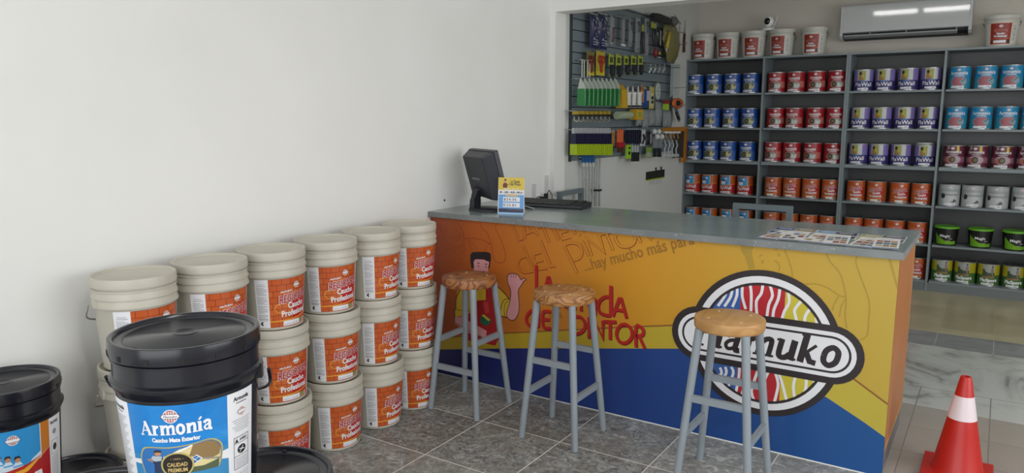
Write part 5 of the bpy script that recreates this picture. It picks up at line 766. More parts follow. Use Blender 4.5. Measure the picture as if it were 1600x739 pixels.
# ---- green tubs
def make_tub(x, label):
    p = thing('plastic_tub', label, 'tub', (x, YS + .10, LEV[1] + .0002), random.uniform(-.1, .1), 'black and green plastic tubs')
    TB = mat('tub_black', '17191A', .35); GL = mat('tub_green', '6FA823', .35)
    rt = lambda z: .078 + .014 * z / .15
    M().lathe([(0, .002), (.074, .002), (.078, 0), (rt(.003), .003), (rt(.138), .138), (.094, .140), (.094, .150), (.090, .150)], 40).obj('body', TB, p)
    M().lathe([(.0935, .149), (.0965, .149), (.0968, .160), (.094, .164), (.089, .1645), (.087, .161), (0, .161)], 44).obj('lid', mat('tub_lid_green', '66B02A', .35), p)
    s = Sheet(); s.rect(-.16, .012, .16, .128, TB, 1); s.poly([(-.085, .012), (.095, .012), (.095, .045), (.05, .038), (.0, .045), (-.04, .07), (-.085, .115)], GL, 2)
    s.text('Magic', 0, .075, .024, WP, 3, bold=.02, width=.078, shear=.0); s.text('ultra', .045, .058, .010, WP, 3, width=.03); s.text('satin mate', .03, .042, .006, WP, 3)
    s.build('label', lambda u, v, d: ((rt(v) + .0004 + d) * math.sin(u / .085), -(rt(v) + .0004 + d) * math.cos(u / .085), v), p, eps=.0003, cut=.012)
for i, x in enumerate((2.417, 2.668, 2.915)): make_tub(x, 'black tub with green lid, %s of three on the fifth shelf of the fourth bay' % ORD[i])
# ---- white pails along the very top
GP = mat('grey_white_plastic', 'C6C6BE', .4)
def make_small(x, y, rz, label):
    p = thing('small_paint_pail', label, 'pail', (x, y, 2.0822), rz, 'white pails on top of the shelves')
    rr = lambda z: .097 + .015 * z / .22
    M().lathe([(0, .002), (.093, .002), (.097, 0), (rr(.004), .004), (rr(.205), .205), (.1155, .207), (.1155, .214), (.113, .218), (.113, .235)], 48).obj('body', GP, p)
    M().lathe([(.114, .2215), (.1185, .2215), (.119, .246), (.1165, .250), (.112, .250), (.110, .247), (0, .247)], 48).obj('lid', GP, p)
    s = Sheet(); wo, h = .130, .158
    s.rect(-wo/2 - .05, -.002, wo/2 + .06, h + .002, mat('pail_sleeve', 'D0D0C9', .4), 0)
    for k in range(14): s.stroke([(wo/2 + .012, h*.9 - k * .009), (wo/2 + .046, h*.9 - k * .009)], .0022, LT, 2)
    for k in (3, 8, 12): s.ell(wo/2 + .03, h*.9 - k * .009, .004, .004, LTD, 3, 10)
    s.rect(-wo/2 - .004, -.004, wo/2 + .004, h + .004, mat('label_orange_rim', 'C0603A', .4), 1); s.rect(-wo/2, 0, wo/2, h, mat('pail_label_red', '8E2A1C', .4), 2)
    s.rect(-wo/2, h*.24, wo/2, h*.27, mat('label_orange_rim', 'C0603A', .4), 3); s.rect(-wo*.34, .006, wo*.30, h*.17, WP, 4); s.rect(wo*.36, 0, wo/2, h*.2, LBLK, 4); s.rect(-wo/2, 0, -wo*.44, h*.14, LBLK, 4)
    emblem(s, 0, h*.87, .012, 4); s.text('REGIONAL', 0, h*.60, .022, mat('label_pale_red', 'B0685C', .4), 5, shear=.2, bold=.03, width=.09)
    s.text('Caucho', 0, h*.46, .016, WP, 6, bold=.05, width=.055); s.text('Profesional', 0, h*.33, .016, WP, 6, bold=.05, width=.082)
    s.build('label', lambda u, v, d: ((rr(.024 + v) + .0004 + d) * math.sin(u / .105), -(rr(.024 + v) + .0004 + d) * math.cos(u / .105), .024 + v), p, eps=.00025, cut=.012)
    hm = M()
    for sg in (1, -1): hm.box(sg * .111 - .006, sg * .111 + .006, -.010, .010, .192, .222)
    path = [(math.cos(PI*i/20) * .120, math.sin(PI*i/20) * .124, .206 - math.sin(PI*i/20) * .075) for i in range(21)]
    hm.sweep(path, .0024, 6); hm.obj('bail_handle', mat('wire_grey', '7F8283', .35, metal=.6), p)
for i, (x, rz) in enumerate(((.160, -.25), (.402, -.05), (.655, .02), (.920, -.22), (1.208, -.05))):
    make_small(x, YS + .145, rz, 'white pail with red label on the shelf top, %s of the five to the left' % ORD[i])
make_small(2.672, YS + .145, -.02, 'white pail with red label on the shelf top, alone right of the air conditioner')
bpy.data.objects[[o.name for o in col.objects if o.get('label', '').endswith('right of the air conditioner')][0]].scale = (1.1, 1.1, 1.0)
# ---- small camera standing on the pail lids
c = thing('security_camera', 'small white indoor camera with antenna, above the white pails', 'camera', (.787, YS + .140, 2.3328))
WPL = mat('white_gloss_plastic', 'EDEFEF', .25); c.scale = (1.25, 1.25, 1.25)
M().lathe([(0, 0), (.050, 0), (.052, .006), (.044, .018), (.026, .026), (0, .028)], 28).obj('base', WPL, c)
m = M(); m.ball((0, 0, .066), .038, (1, .85, 1.1), 0, 20); m.obj('head', WPL, c)
m = M(); m.ball((-.004, -.022, .068), .024, (1, .7, 1.1), 0, 16); m.obj('lens', mat('lens_black', '0D0E10', .15), c)
M().sweep([(.036, .004, .020), (.066, .01, .108)], .0035, 8).obj('antenna', WPL, c)

# ================================================================== AIR CONDITIONER
ac = thing('air_conditioner', 'white wall-mounted split air conditioner above the shelves', 'air conditioner', (1.945, YB, 2.215))
ACW = mat('ac_white', 'C3C7C8', .07, coat=.3)
w_ = .512
# cross-section in (y, z), front is -y
M().prism([(-.003, .295), (-.178, .295), (-.192, .282), (-.196, .262), (-.196, .058), (-.150, .055), (-.135, .075), (-.02, .08), (-.003, .06)], 'x', -w_ + .018, w_ - .018).obj('front_panel', ACW, ac, bevel=.003)
for sg in (1, -1): M().prism([(-.003, .297), (-.180, .297), (-.195, .284), (-.199, .262), (-.196, .030), (-.165, .004), (-.06, -.008), (-.003, -.004)], 'x', sg * (w_ - .018), sg * w_).obj('end_cap', ACW, ac, bevel=.003)
M().prism([(-.003, .060), (-.130, .074), (-.148, .054), (-.150, .030), (-.12, .006), (-.05, -.006), (-.003, -.004)], 'x', -w_ + .018, w_ - .018).obj('air_outlet', mat('vent_black', '1A1B1C', .6), ac)
M().prism([(-.194, .034), (-.190, .022), (-.150, .004), (-.148, .012), (-.184, .030)], 'x', -w_ + .03, w_ - .10).obj('air_flap', mat('flap_grey', '9A9D9E', .3), ac)
for x in (-.27, .02, .40): M().box(x, x + .006, -.186, -.15, .026, .056).obj('vane', mat('flap_grey', '9A9D9E', .3), ac)
s = Sheet(); s.rect(-w_ + .045, .082, -w_ + .10, .088, LT, 1); s.build('badge', lambda u, v, d: (u, -.1945 - d, v), ac, eps=.0008)

# ================================================================== SLAT WALL AND ITS GOODS
XW = WALLX
panel = thing('slat_wall_panel', 'dark grey slatted display panel on the wall behind the counter', 'display panel', (XW, 1.60, 1.19))
SL = mat('slat_grey', '6E7A80', .5, noise=.05, nscale=6)
m = M(); k = 0
while k * .08 < 1.215: m.box(.006, .018, 0, 2.03, k * .08 + .004, min(k * .08 + .077, 1.217)); k += 1
m.obj('slats', SL, panel); M().box(.0005, .006, 0, 2.03, 0, 1.217).obj('backing', mat('slat_groove', '23282B', .7), panel)
M().box(.0005, .02, -.012, 0, -.004, 1.22).obj('end_trim', mat('slat_trim', '2E3335', .5), panel)
CH = mat('hook_chrome', 'A8ACAE', .25, metal=.9)
G = lambda n, c, r=.5, **k: mat('goods_' + n, c, r, **k)
CLR = mat('clear_plastic_bag', 'A9B0B0', .25, alpha=.38)
KIND = {}
def kd(name, label, cat): 
    def d(f): KIND[name] = (f, label, cat); return f
    return d
def pouch(m, w, h, t, mi=0, z0=0, n=6):
    """soft packet, flat at the edges and bulging in the middle; faces +x"""
    V = []
    for j in range(n + 1):
        for i in range(n + 1):
            u, v = i / n, j / n; b = (math.sin(PI * u) * math.sin(PI * v)) ** .5 if 0 < u < 1 and 0 < v < 1 else 0
            V.append((u, v, b))
    F = [m.b.verts.new((.001 + b * t, (u - .5) * w, z0 + v * h)) for u, v, b in V]; B = [m.b.verts.new((-.001 - b * t * .5, (u - .5) * w, z0 + v * h)) for u, v, b in V]
    fs = []
    for j in range(n):
        for i in range(n):
            a = j * (n + 1) + i; q = (a, a + 1, a + n + 2, a + n + 1)
            fs.append(m.b.faces.new([F[k] for k in q])); fs.append(m.b.faces.new([B[k] for k in reversed(q)]))
    ed = [i for i in range(n + 1)] + [j * (n + 1) + n for j in range(1, n + 1)] + [n * (n + 1) + i for i in range(n - 1, -1, -1)] + [j * (n + 1) for j in range(n - 1, 0, -1)]
    for a, b in zip(ed, ed[1:] + ed[:1]): fs.append(m.b.faces.new((F[b], F[a], B[a], B[b])))
    m._fin(fs, mi, True); return m
def card(w, h, z0, mt, p, name='card', t=.0012):
    return M().box(-t, 0, -w/2, w/2, z0, z0 + h).obj(name, mt, p)
@kd('navybag', 'long dark blue packet in clear film', 'packet')
def _(p, w, h):
    pouch(M(), w * .92, h * .95, .022).obj('packet', G('navy', '20264A', .25), p)
    m = M(); r = random.Random(3)
    for i in range(26): y, z = r.uniform(-.35, .35) * w, r.uniform(.05, .9) * h; m.box(.020, .0235, y, y + .006, z, z + .012)
    for i in range(3): m.box(.018, .0235, -w * .3, w * .2, h * (.08 + .07 * i), h * (.10 + .07 * i))
    m.obj('print', G('silver_glint', '9AA2AE', .3), p); card(w * .94, h * .06, h * .94, G('header_clear', '8C948E', .3), p, 'header')  # pale flecks and bars paint light glints onto the film
@kd('maroonpack', 'narrow clear packet with maroon tool', 'packet')
def _(p, w, h):
    pouch(M(), w * .5, h, .012).obj('packet', CLR, p); M().sweep([(.004, .0, h*.1), (.006, .004, h*.6)], .012, 8).obj('handle', G('maroon', '6A3038'), p); M().box(.002, .008, -.012, .02, h*.6, h*.95).obj('blade', G('steel', 'A4A9AA', .3, metal=.6), p)
@kd('silverspat', 'silver spatula with white price strip', 'spatula')
def _(p, w, h): M().box(.0, .004, -w*.3, w*.25, h*.1, h*.85).obj('blade', G('steel', 'A4A9AA', .3, metal=.6), p); M().sweep([(.002, 0, h*.82), (.002, 0, h)], .008, 8).obj('handle', G('grey', '6E7474'), p); M().box(0, .006, -w*.4, w*.4, 0, h*.06).obj('price_strip', G('white', 'D5D8D8'), p)
def scissor(p, w, h, c1, c2):
    card(w * .9, h, 0, G(c1[0], c1[1]), p)
    m = M()
    for sg in (-1, 1): m.sweep([(.010 + math.cos(a) * 0, sg * w * .16 + math.cos(a) * w * .13, h*.66 + math.sin(a) * h * .14) for a in [2*PI*i/10 for i in range(10)]], .006, 6, closed=True)
    m.sweep([(.010, -w*.1, h*.52), (.010, w*.04, h*.12)], .007, 6).sweep([(.010, w*.1, h*.52), (.010, -w*.04, h*.12)], .007, 6); m.obj('scissors', G(*c2), p)
    M().box(.0005, .002, -w*.42, w*.42, 0, h*.18).obj('card_foot', G('yellow', 'C2B22C'), p)
@kd('scissor_dark', 'carded scissors, the darker red pair on the panel', 'scissors')
def _(p, w, h): scissor(p, w, h, ('olive', '6E6A34'), ('darkred', '6E2018'))
@kd('scissor_red', 'carded scissors with bright red handles on yellow card', 'scissors')
def _(p, w, h): scissor(p, w, h, ('yellowcard', 'A79A34'), ('red', 'A6241C'))
@kd('limecard', 'lime card holding a black tool', 'carded tool')
def _(p, w, h):
    card(w * .8, h * .5, h * .5, G('lime', '9CA83A'), p); m = M(); m.box(.004, .018, -w*.3, w*.28, h*.12, h*.52).sweep([(.01, 0, h*.5), (.012, w*.1, h*.3), (.01, 0, h*.02)], .013, 8); m.obj('tool', G('black', '1C2022'), p)
    M().box(.0004, .0022, -w*.22, w*.22, h*.62, h*.86).obj('print', G('darkgreen', '3F4A1C'), p); card(w * .78, h * .12, 0, G('clear_foot', '6E7460', .4), p, 'card_foot')
@kd('rod', 'thin white roller rod', 'rod')
def _(p, w, h): M().sweep([(0, 0, 0), (0, 0, h*.96), (-.012, 0, h)], .0045, 8).obj('rod', G('offwhite', 'BDBDB5'), p); M().sweep([(0, 0, h*.9), (.012, 0, h*.98)], .003, 6).obj('tip', G('pink', 'A08A88'), p)
@kd('greenpack', 'white and green packaged brush', 'packaged brush')
def _(p, w, h):
    M().prism([(-.006, h*.62), (.055, h*.62), (.046, h*.76), (.012, h), (.002, h*.8)], 'y', -w*.12, w*.12).obj('white_top', G('whitegreen', 'B4BDB2', .35), p)
    M().prism([(-.008, h*.04), (.050, 0), (.058, h*.62), (-.006, h*.62)], 'y', -w*.20, w*.20).obj('green_pad', G('green', '2B7D42'), p)
    m = M(); m.sweep([(.056, -w*.2, h*.62), (.050, w*.1, h*.02)], .0028, 5).sweep([(.002, w*.25, h*.95), (.054, w*.25, h*.60)], .002, 5); m.obj('film_edge', G('palegreen', 'AFC4A8', .3), p)
@kd('yellowtray', 'yellow display tray left of the sealant tubes', 'tray')
def _(p, w, h): M().prism([(0, 0), (.06, 0), (.05, h*.75), (0, h)], 'y', -w*.45, w*.4).obj('tray', G('yellowcard2', 'BE9A26'), p)
@kd('tube', 'white sealant tube with dark lettering', 'sealant tube')
def _(p, w, h):
    M().lathe([(0, 0), (w*.42, 0), (w*.42, h*.72), (w*.12, h*.76), (w*.05, h)], 16, (.022, 0, 0)).obj('tube', G('tubewhite', 'BDBDB8', .35), p)
    s = Sheet(); s.text('SILICON', 0, 0, .02, G('tubeblack', '1E1E20'), 1, bold=.04, width=h*.5)
    s.build('lettering', lambda u, v, d: (.022 + (w*.43 + d) * math.cos((v - .01) / (w*.42)), (w*.43 + d) * math.sin(-(v - .01) / (w*.42)), h*.38 + u), p, eps=.0006)
    M().box(.022 - w*.3, .022 + w*.435, -w*.43, w*.43, h*.02, h*.10).obj('foot_band', G('tubeblack', '1E1E20'), p)
@kd('blackgun', 'slim black and orange tube with nozzle', 'sealant tube')
def _(p, w, h): M().lathe([(0, 0), (w*.4, 0), (w*.4, h*.6), (w*.1, h*.7), (w*.06, h)], 12, (.02, 0, 0)).obj('tube', G('orangetube', 'B8742A'), p)
@kd('bluepack', 'blue and white packet', 'packet')
def _(p, w, h): pouch(M(), w*.9, h*.9, .02).obj('packet', G('bluepk', '1F4A8C', .35), p); M().box(.020, .0225, -w*.05, w*.34, h*.34, h*.82).obj('window', G('ice', 'A9B4C4', .3), p); card(w*.5, h*.12, h*.88, G('yel2', 'A8A050'), p, 'header')
@kd('creampack', 'cream card with black fittings', 'packet')
def _(p, w, h): card(w*.9, h, 0, G('cream', 'B2A860'), p); m = M(); m.box(0, .012, -w*.12, w*.12, h*.42, h*.56).box(0, .012, -w*.12, w*.12, h*.24, h*.36); m.obj('fittings', G('black', '1C2022'), p); M().box(.0003, .003, -w*.25, w*.25, h*.12, h*.7).obj('insert', G('paper', 'C2BFA8'), p)
@kd('ovalpad', 'white oval sanding pad with holes', 'sanding pad')
def _(p, w, h):
    M().lathe([(0, 0), (.5, 0), (.5, .006), (0, .006)], 28).obj('pad', G('padwhite', 'AEB8B2'), p); o = p.children[0]
    for v in o.data.vertices: v.co = Vector((v.co.z, v.co.x * w * .95, v.co.y * h + h/2))
    m = M()
    for a, b in ((0, .3), (0, .7), (.18, .5), (-.18, .5)): m.box(.006, .0072, a*w - .005, a*w + .005, b*h - .006, b*h + .006)
    m.obj('holes', G('black', '1C2022'), p)
@kd('rollhook', 'small yellow and white paint roller', 'paint roller')
def _(p, w, h):
    M().sweep([(.05, -w*.2, h*.5), (.055, -w*.3, h*.12), (.03, -w*.1, 0), (.0, w*.2, h*.1), (-.002, w*.25, h*.4)], .0055, 7).obj('wire', G('hookwhite', 'B9B7A2'), p)
    M().box(-.004, .045, -w*.24, w*.26, h*.62, h*.9).obj('grip', G('mustard', 'A88F2C'), p); M().box(.02, .055, -w*.3, w*.3, h*.42, h*.62).obj('sleeve', G('nearblack', '2A2420'), p)
@kd('rollsleeve', 'pale paint roller sleeve lying sideways', 'roller sleeve')
def _(p, w, h): M().sweep([(.03, -w*.48, h*.42), (.03, w*.40, h*.5)], .032, 16).obj('sleeve', G('fleece', '9AA58A', .9, bump=.4), p); M().sweep([(.03, w*.40, h*.5), (.03, w*.46, h*.5)], .026, 16).obj('green_core', G('coregreen', '6FA055'), p)
@kd('yellowbox', 'bright yellow box of roller sleeves', 'box')
def _(p, w, h): M().box(0, .075, -w*.45, w*.45, 0, h*.95).obj('box', G('boxyellow', 'C49A1E'), p, bevel=.002); m = M(); m.box(.0755, .077, -w*.3, w*.05, h*.25, h*.7); m.obj('window', G('coregreen', '6FA055'), p)
@kd('brush', 'paint brush in navy and lime sleeve', 'paint brush')
def _(p, w, h):
    M().box(-.012, .030, -w*.30, w*.30, h*.40, h*.80).obj('navy_sleeve', G('navybr', '1E2140', .4), p); M().box(-.016, .038, -w*.33, w*.33, 0, h*.405).obj('lime_sleeve', G('limebr', 'A6BE1E', .4), p)
    M().box(-.004, .016, -w*.26, w*.26, h*.80, h).obj('white_handle', G('handlewhite', 'B2B4B8', .4), p)
@kd('pencil', 'thin orange marking pencil', 'pencil')
def _(p, w, h): M().sweep([(0, 0, 0), (0, 0, h*.84)], .008, 6).obj('pencil', G('pencilor', 'AE7A26'), p); M().sweep([(0, 0, h*.84), (0, 0, h)], [.008, .004], 6).obj('tip', G('pencilwhite', 'A8A49A'), p)
@kd('orangebrush', 'orange-handled brush with red ferrule', 'brush')
def _(p, w, h):
    M().sweep([(0, 0, h*.42), (0, 0, h*.95), (0, 0, h)], [.013, .012, .006], 8).obj('handle', G('bror', 'C4561A'), p); M().box(-.004, .022, -w*.48, w*.48, h*.22, h*.44).obj('ferrule', G('brred', 'A81E2C'), p); M().box(0, .016, -w*.3, w*.2, 0, h*.22).obj('bristles', G('brdark', '4A3020', .8), p)
@kd('limelevel', 'lime green pocket level', 'level')
def _(p, w, h): M().box(0, .02, -w*.4, w*.4, 0, h).obj('body', G('limelv', '8FBE28'), p, bevel=.003); m = M(); m.box(.019, .022, -w*.2, w*.18, h*.3, h*.52).box(.019, .022, -w*.2, w*.2, h*.7, h*.84); m.obj('vial', G('black', '1C2022'), p)
@kd('navybrush', 'dark navy brush packet', 'brush')
def _(p, w, h): M().box(-.01, .03, -w*.40, w*.40, 0, h*.92).obj('sleeve', G('navydk', '1A1E30', .4), p); M().box(0, .012, -w*.2, w*.2, h*.92, h).obj('handle', G('greywhite', '9EA2A8'), p)
@kd('blackscraper', 'black-handled scraper with pale blade', 'scraper')
def _(p, w, h): M().box(0, .014, -w*.5, w*.5, h*.0, h*.55).obj('handle', G('black', '1C2022'), p); M().box(.002, .008, -w*.35, w*.35, h*.55, h).obj('blade', G('steelpale', 'B2B6B8', .35), p)
@kd('whiteknife', 'white carded cutter with black blade', 'cutter')
def _(p, w, h): card(w*.85, h, 0, G('paperwhite', 'BDBFC0'), p); M().sweep([(.008, -w*.1, h*.15), (.010, w*.15, h*.45), (.008, 0, h*.7)], .010, 6).obj('cutter', G('black', '1C2022'), p)
@kd('blackpack', 'black blister packet beside the white cutter', 'packet')
def _(p, w, h): pouch(M(), w*.9, h, .02).obj('packet', G('blackgloss', '16181A', .2), p); M().box(.018, .021, -w*.1, w*.12, h*.1, h*.8).obj('print', G('greywhite', '9EA2A8'), p)
@kd('greencard', 'small green card packet', 'packet')
def _(p, w, h): card(w*.85, h*.95, 0, G('grasscard', '7C9A3C'), p); M().box(0, .01, -w*.3, w*.1, h*.1, h*.5).obj('tool', G('greywhite', '9EA2A8'), p)
@kd('knobroller', 'grey mini roller with white ball top', 'mini roller')
def _(p, w, h):
    for dz, dx in ((.92, .0), (.74, .03)): m = M(); m.ball((dx, 0, h*dz), .026, (1, 1, 1), 0, 14); m.obj('ball', G('ballwhite', 'BFC2C0', .4), p)
    M().box(0, .025, -w*.3, w*.3, h*.34, h*.7).obj('grip', G('midgrey', '7E8486'), p); M().box(0, .022, -w*.28, w*.28, h*.02, h*.34).obj('handle', G('black', '1C2022'), p)
@kd('miniroller', 'mini roller with wire frame and white sleeve', 'mini roller')
def _(p, w, h):
    M().lathe([(0, 0), (w*.42, 0), (w*.45, h*.03), (w*.42, h*.07), (0, h*.08)], 14, (.01, 0, h*.92)).obj('cap', G('ballwhite', 'BFC2C0', .4), p)
    M().sweep([(.01, 0, h*.92), (.02, w*.1, h*.72), (.0, 0, h*.6)], .006, 7).obj('orange_grip', G('gripor', 'B07A30'), p)
    M().sweep([(.0, 0, h*.66), (.012, w*.15, h*.45), (.006, -w*.12, h*.3), (.01, 0, h*.08)], .007, 6).obj('wire', G('wiregrey', 'A2A8AC', .35), p)
    M().sweep([(.01, -w*.42, h*.06), (.01, w*.42, h*.06)], .016, 12).obj('sleeve', G('ballwhite', 'BFC2C0', .4), p)
@kd('orangeframe', 'orange folding frame standing out from the panel', 'frame')
def _(p, w, h):
    m = M()
    for a, b, c_, d in ((w/2 - .13, w/2 - .05, 0, .045), (w/2 - .05, w/2, 0, h), (-w/2, w/2 - .05, h - .04, h)): m.box(0, .018, a, b, c_, d)
    m.obj('frame', G('frameor', 'B4761C'), p, bevel=.002)
    m = M()
    for y in (w/2 - .042, w/2 - .026, w/2 - .012): m.box(.018, .0195, y, y + .003, .01, h - .01)
    m.obj('grooves', G('frameordk', '6E4410'), p); M().box(-.006, 0, 0, w/2 - .02, .05, h - .02).obj('back', G('darkback', '35332E'), p)
@kd('trowel', 'grey pointed trowel blade', 'trowel')
def _(p, w, h): M().prism([(-w*.4, h*.95), (-w*.15, h), (w*.42, h*.25), (w*.40, h*.1), (w*.2, h*.05), (-w*.2, h*.5)], 'x', 0, .004).obj('blade', G('bladegrey', '7C8488', .35, metal=.4), p); M().sweep([(.01, -w*.2, h*.6), (.02, 0, h*.2)], .013, 8).obj('handle', G('black', '1C2022'), p)
@kd('orangetape', 'round orange and black measuring tape packet', 'measuring tape')
def _(p, w, h): m = M(); m.ball((.02, 0, h/2), .5, (.05, w, h), 0, 20); m.obj('case', G('tapeor', 'C4622A'), p); m = M(); m.ball((.03, -w*.12, h*.5), .5, (.05, w*.45, h*.6), 0, 14); m.obj('hub', G('black', '1C2022'), p)
@kd('limecard2', 'lime and red card behind the orange tape', 'carded tool')
def _(p, w, h): card(w*.9, h*.62, 0, G('limebright', '9CC03A'), p); M().box(0, .010, -w*.4, w*.45, h*.62, h).obj('red_tool', G('redbrown', '7E2A20'), p)
@kd('clearbag', 'clear plastic bag of small hardware', 'bag')
def _(p, w, h): pouch(M(), w, h, .03).obj('bag', CLR, p); m = M(); r = random.Random(7); [m.ball((.004, r.uniform(-.25, .25) * w, r.uniform(.1, .55) * h), .012, (1, 1, 1.6), 0, 8) for _ in range(6)]; m.obj('hardware', G('hardware', '8A9092', .35, metal=.5), p)
@kd('whitestrip', 'bundle of long white plastic strips', 'strip')
def _(p, w, h):
    m = M()
    for i in range(3): m.box(.004 * i, .004 * i + .003, -w*.45 + i * w*.3, -w*.25 + i * w*.3, h * .03 * i, h)
    m.obj('strips', G('stripwhite', 'A9B1B0', .35), p); M().box(-.001, .014, -w*.48, w*.48, h*.88, h*.91).obj('band', G('grey', '6E7474'), p)
@kd('olivebag', 'big crumpled olive bag', 'bag')
def _(p, w, h):
    m = M(); pouch(m, w, h*.95, .06, n=10); r = random.Random(5)
    for v in m.b.verts:
        z = v.co.z / h; f = .55 + .6 * math.sin(PI * min(1, max(0, (1 - z) * .95 + .1))); v.co.y = v.co.y * f + .05 * (1 - z) - .03; v.co.x += r.uniform(-.008, .008)
    m.obj('bag', G('olive2', '706C42', .35), p); card(w*.3, h*.1, h*.9, G('foil', '9A9A90', .3), p, 'header')
@kd('yellowstrip', 'yellow-handled tool leaning across the olive bag', 'tool')
def _(p, w, h): M().sweep([(0, -w*.3, 0), (0, w*.3, h*.9)], .016, 8).obj('handle', G('handleyel', 'B8A23A'), p); M().sweep([(0, -w*.42, -.03), (0, -w*.3, 0)], .008, 8).obj('tip', G('offwhite', 'BDBDB5'), p)
@kd('blackroll', 'black bristle roll on the top hooks', 'brush roll')
def _(p, w, h): M().sweep([(.03, -w*.48, h*.45), (.03, -w*.2, h*.55), (.03, w*.1, h*.5), (.03, w*.46, h*.35)], [.03, .036, .034, .03], 12).obj('bristles', G('bristle', '2C2D2A', .9, bump=.6), p); M().sweep([(.03, -w*.6, h*.45), (.03, -w*.48, h*.45)], .008, 6).obj('core', G('black', '1C2022'), p)
@kd('greybrush', 'grey round brush in clear film', 'brush')
def _(p, w, h): m = M(); m.ball((.03, -w*.1, h*.45), .5, (.07, w*.75, h*.9), 0, 14); m.obj('brush_head', G('brushgrey', '5E6260', .8, bump=.5), p); M().sweep([(.05, -w*.2, h*.95), (.05, w*.45, h*.3)], .006, 6).obj('film_edge', G('foil', '9A9A90', .3), p)
@kd('cleartool', 'clear packet with slim steel tool', 'packaged tool')
def _(p, w, h): pouch(M(), w*.8, h, .012).obj('film', CLR, p); M().box(.002, .006, -w*.2, w*.1, h*.05, h*.6).obj('blade', G('steeldk', '84898C', .3, metal=.6), p); M().sweep([(.004, 0, h*.58), (.004, 0, h*.9)], .012, 8).obj('handle', G('dkgrey', '3A3E40'), p)
@kd('limetool', 'lime-headed packet with black tools', 'packaged tool')
def _(p, w, h): card(w*.85, h*.25, h*.75, G('limehead', '9AA24A'), p, 'header'); m = M(); m.sweep([(.006, -w*.2, h*.75), (.01, -w*.1, h*.1)], .010, 7).sweep([(.006, w*.2, h*.75), (.01, w*.2, h*.0)], .009, 7); m.obj('tools', G('dkgrey', '3A3E40'), p)
@kd('redtool', 'small dark red tool', 'tool')
def _(p, w, h): M().lathe([(0, 0), (.02, .03), (.024, h*.5), (.014, h*.9), (0, h)], 12, (.01, 0, 0)).obj('body', G('dkred', '7E1E2E'), p)
@kd('tagtool', 'black and white tag with yellow dot', 'tag')
def _(p, w, h): card(w, h, 0, G('black', '1C2022'), p); M().box(0, .002, -w*.3, w*.3, h*.5, h*.85).obj('yellow_field', G('tagyel', 'B4AA3C'), p); M().box(0, .002, -w*.35, w*.35, h*.1, h*.22).obj('white_field', G('white', 'D5D8D8'), p)
@kd('spatula', 'long spatula with silver blade and brown handle at the panel end', 'spatula')
def _(p, w, h): M().sweep([(-.0715, 0, h*.62), (.012, 0, h*.62)], .004, 6).obj('wall_hook', CH, p); M().prism([(-w*.3, h*.58), (w*.3, h*.58), (w*.12, h), (-w*.05, h)], 'x', 0, .003).obj('blade', G('steel', 'A4A9AA', .3, metal=.6), p); M().sweep([(0, 0, 0), (0, 0, h*.58)], [.016, .014], 8).obj('handle', G('brownred', '54322C'), p)
@kd('taps', 'small bright metal tap fitting', 'tap')
def _(p, w, h): M().sweep([(0, -w*.2, 0), (.01, w*.1, h*.5), (0, w*.3, h*.9)], .009, 8).sweep([(0, -w*.3, h*.6), (.01, w*.3, h*.4)], .007, 8).obj('fitting', G('chrome', 'AEB8B6', .25, metal=.7), p)
@kd('tagcard', 'black and white packet clipped alone low on the wall', 'packet')
def _(p, w, h):
    card(w, h*.55, h*.42, G('blackcard', '22241C', .5), p); M().box(-.0012, 0, -w/2, w/2, h*.34, h*.42).obj('lime_line', G('limebr', 'A6BE1E', .4), p); m = M(); m.box(-.001, .004, -w*.34, -w*.02, h*.05, h*.34).box(-.001, .004, w*.04, w*.36, 0, h*.32); m.obj('white_blocks', G('paperwhite', 'BDBFC0'), p)
    m = M(); [m.sweep([(0, y - .02, h*.97 + .03), (.004, y, h*.97), (0, y + .02, h*.97 + .03)], .005, 5) for y in (0, w*.28)]; m.obj('clips', G('black', '1C2022'), p)
@kd('cord', 'white twisted cord with blue header', 'cord')
def _(p, w, h):
    M().box(0, .006, -w*.45, w*.45, h*.86, h).obj('blue_header', G('headblue', '1E5A94'), p); M().lathe([(0, 0), (.014, 0), (.017, h*.05), (.006, h*.09)], 10, (.004, 0, h*.78)).obj('cap', G('capwhite', 'B8BBB6'), p)
    M().sweep([(.004 + .003 * math.sin(i * 1.9), .003 * math.cos(i * 1.9) + math.sin(i / 26 * PI) * w * .12, h * .79 * (1 - i / 26)) for i in range(27)], .0065, 6).obj('cord', G('cordwhite', 'A6AAA6', .7), p)
@kd('pole', 'pale extension pole with black clip', 'pole')
def _(p, w, h): M().sweep([(0, 0, 0), (0, 0, h)], .008, 10).obj('pole', G('polewhite', 'A9AEAB', .35), p); M().box(-.010, .012, -.028, .020, h*.32, h*.36).obj('clip', G('black', '1C2022'), p)
cnt = {}; tot = {}
for it in ITEMS: tot[it[0]] = tot.get(it[0], 0) + 1
hooks = []
ROWS = {'rod', 'greenpack', 'rollhook', 'brush', 'pencil', 'orangebrush', 'navybrush', 'miniroller', 'knobroller', 'clearbag', 'whitestrip', 'taps', 'tube', 'cord'}
ext = {}
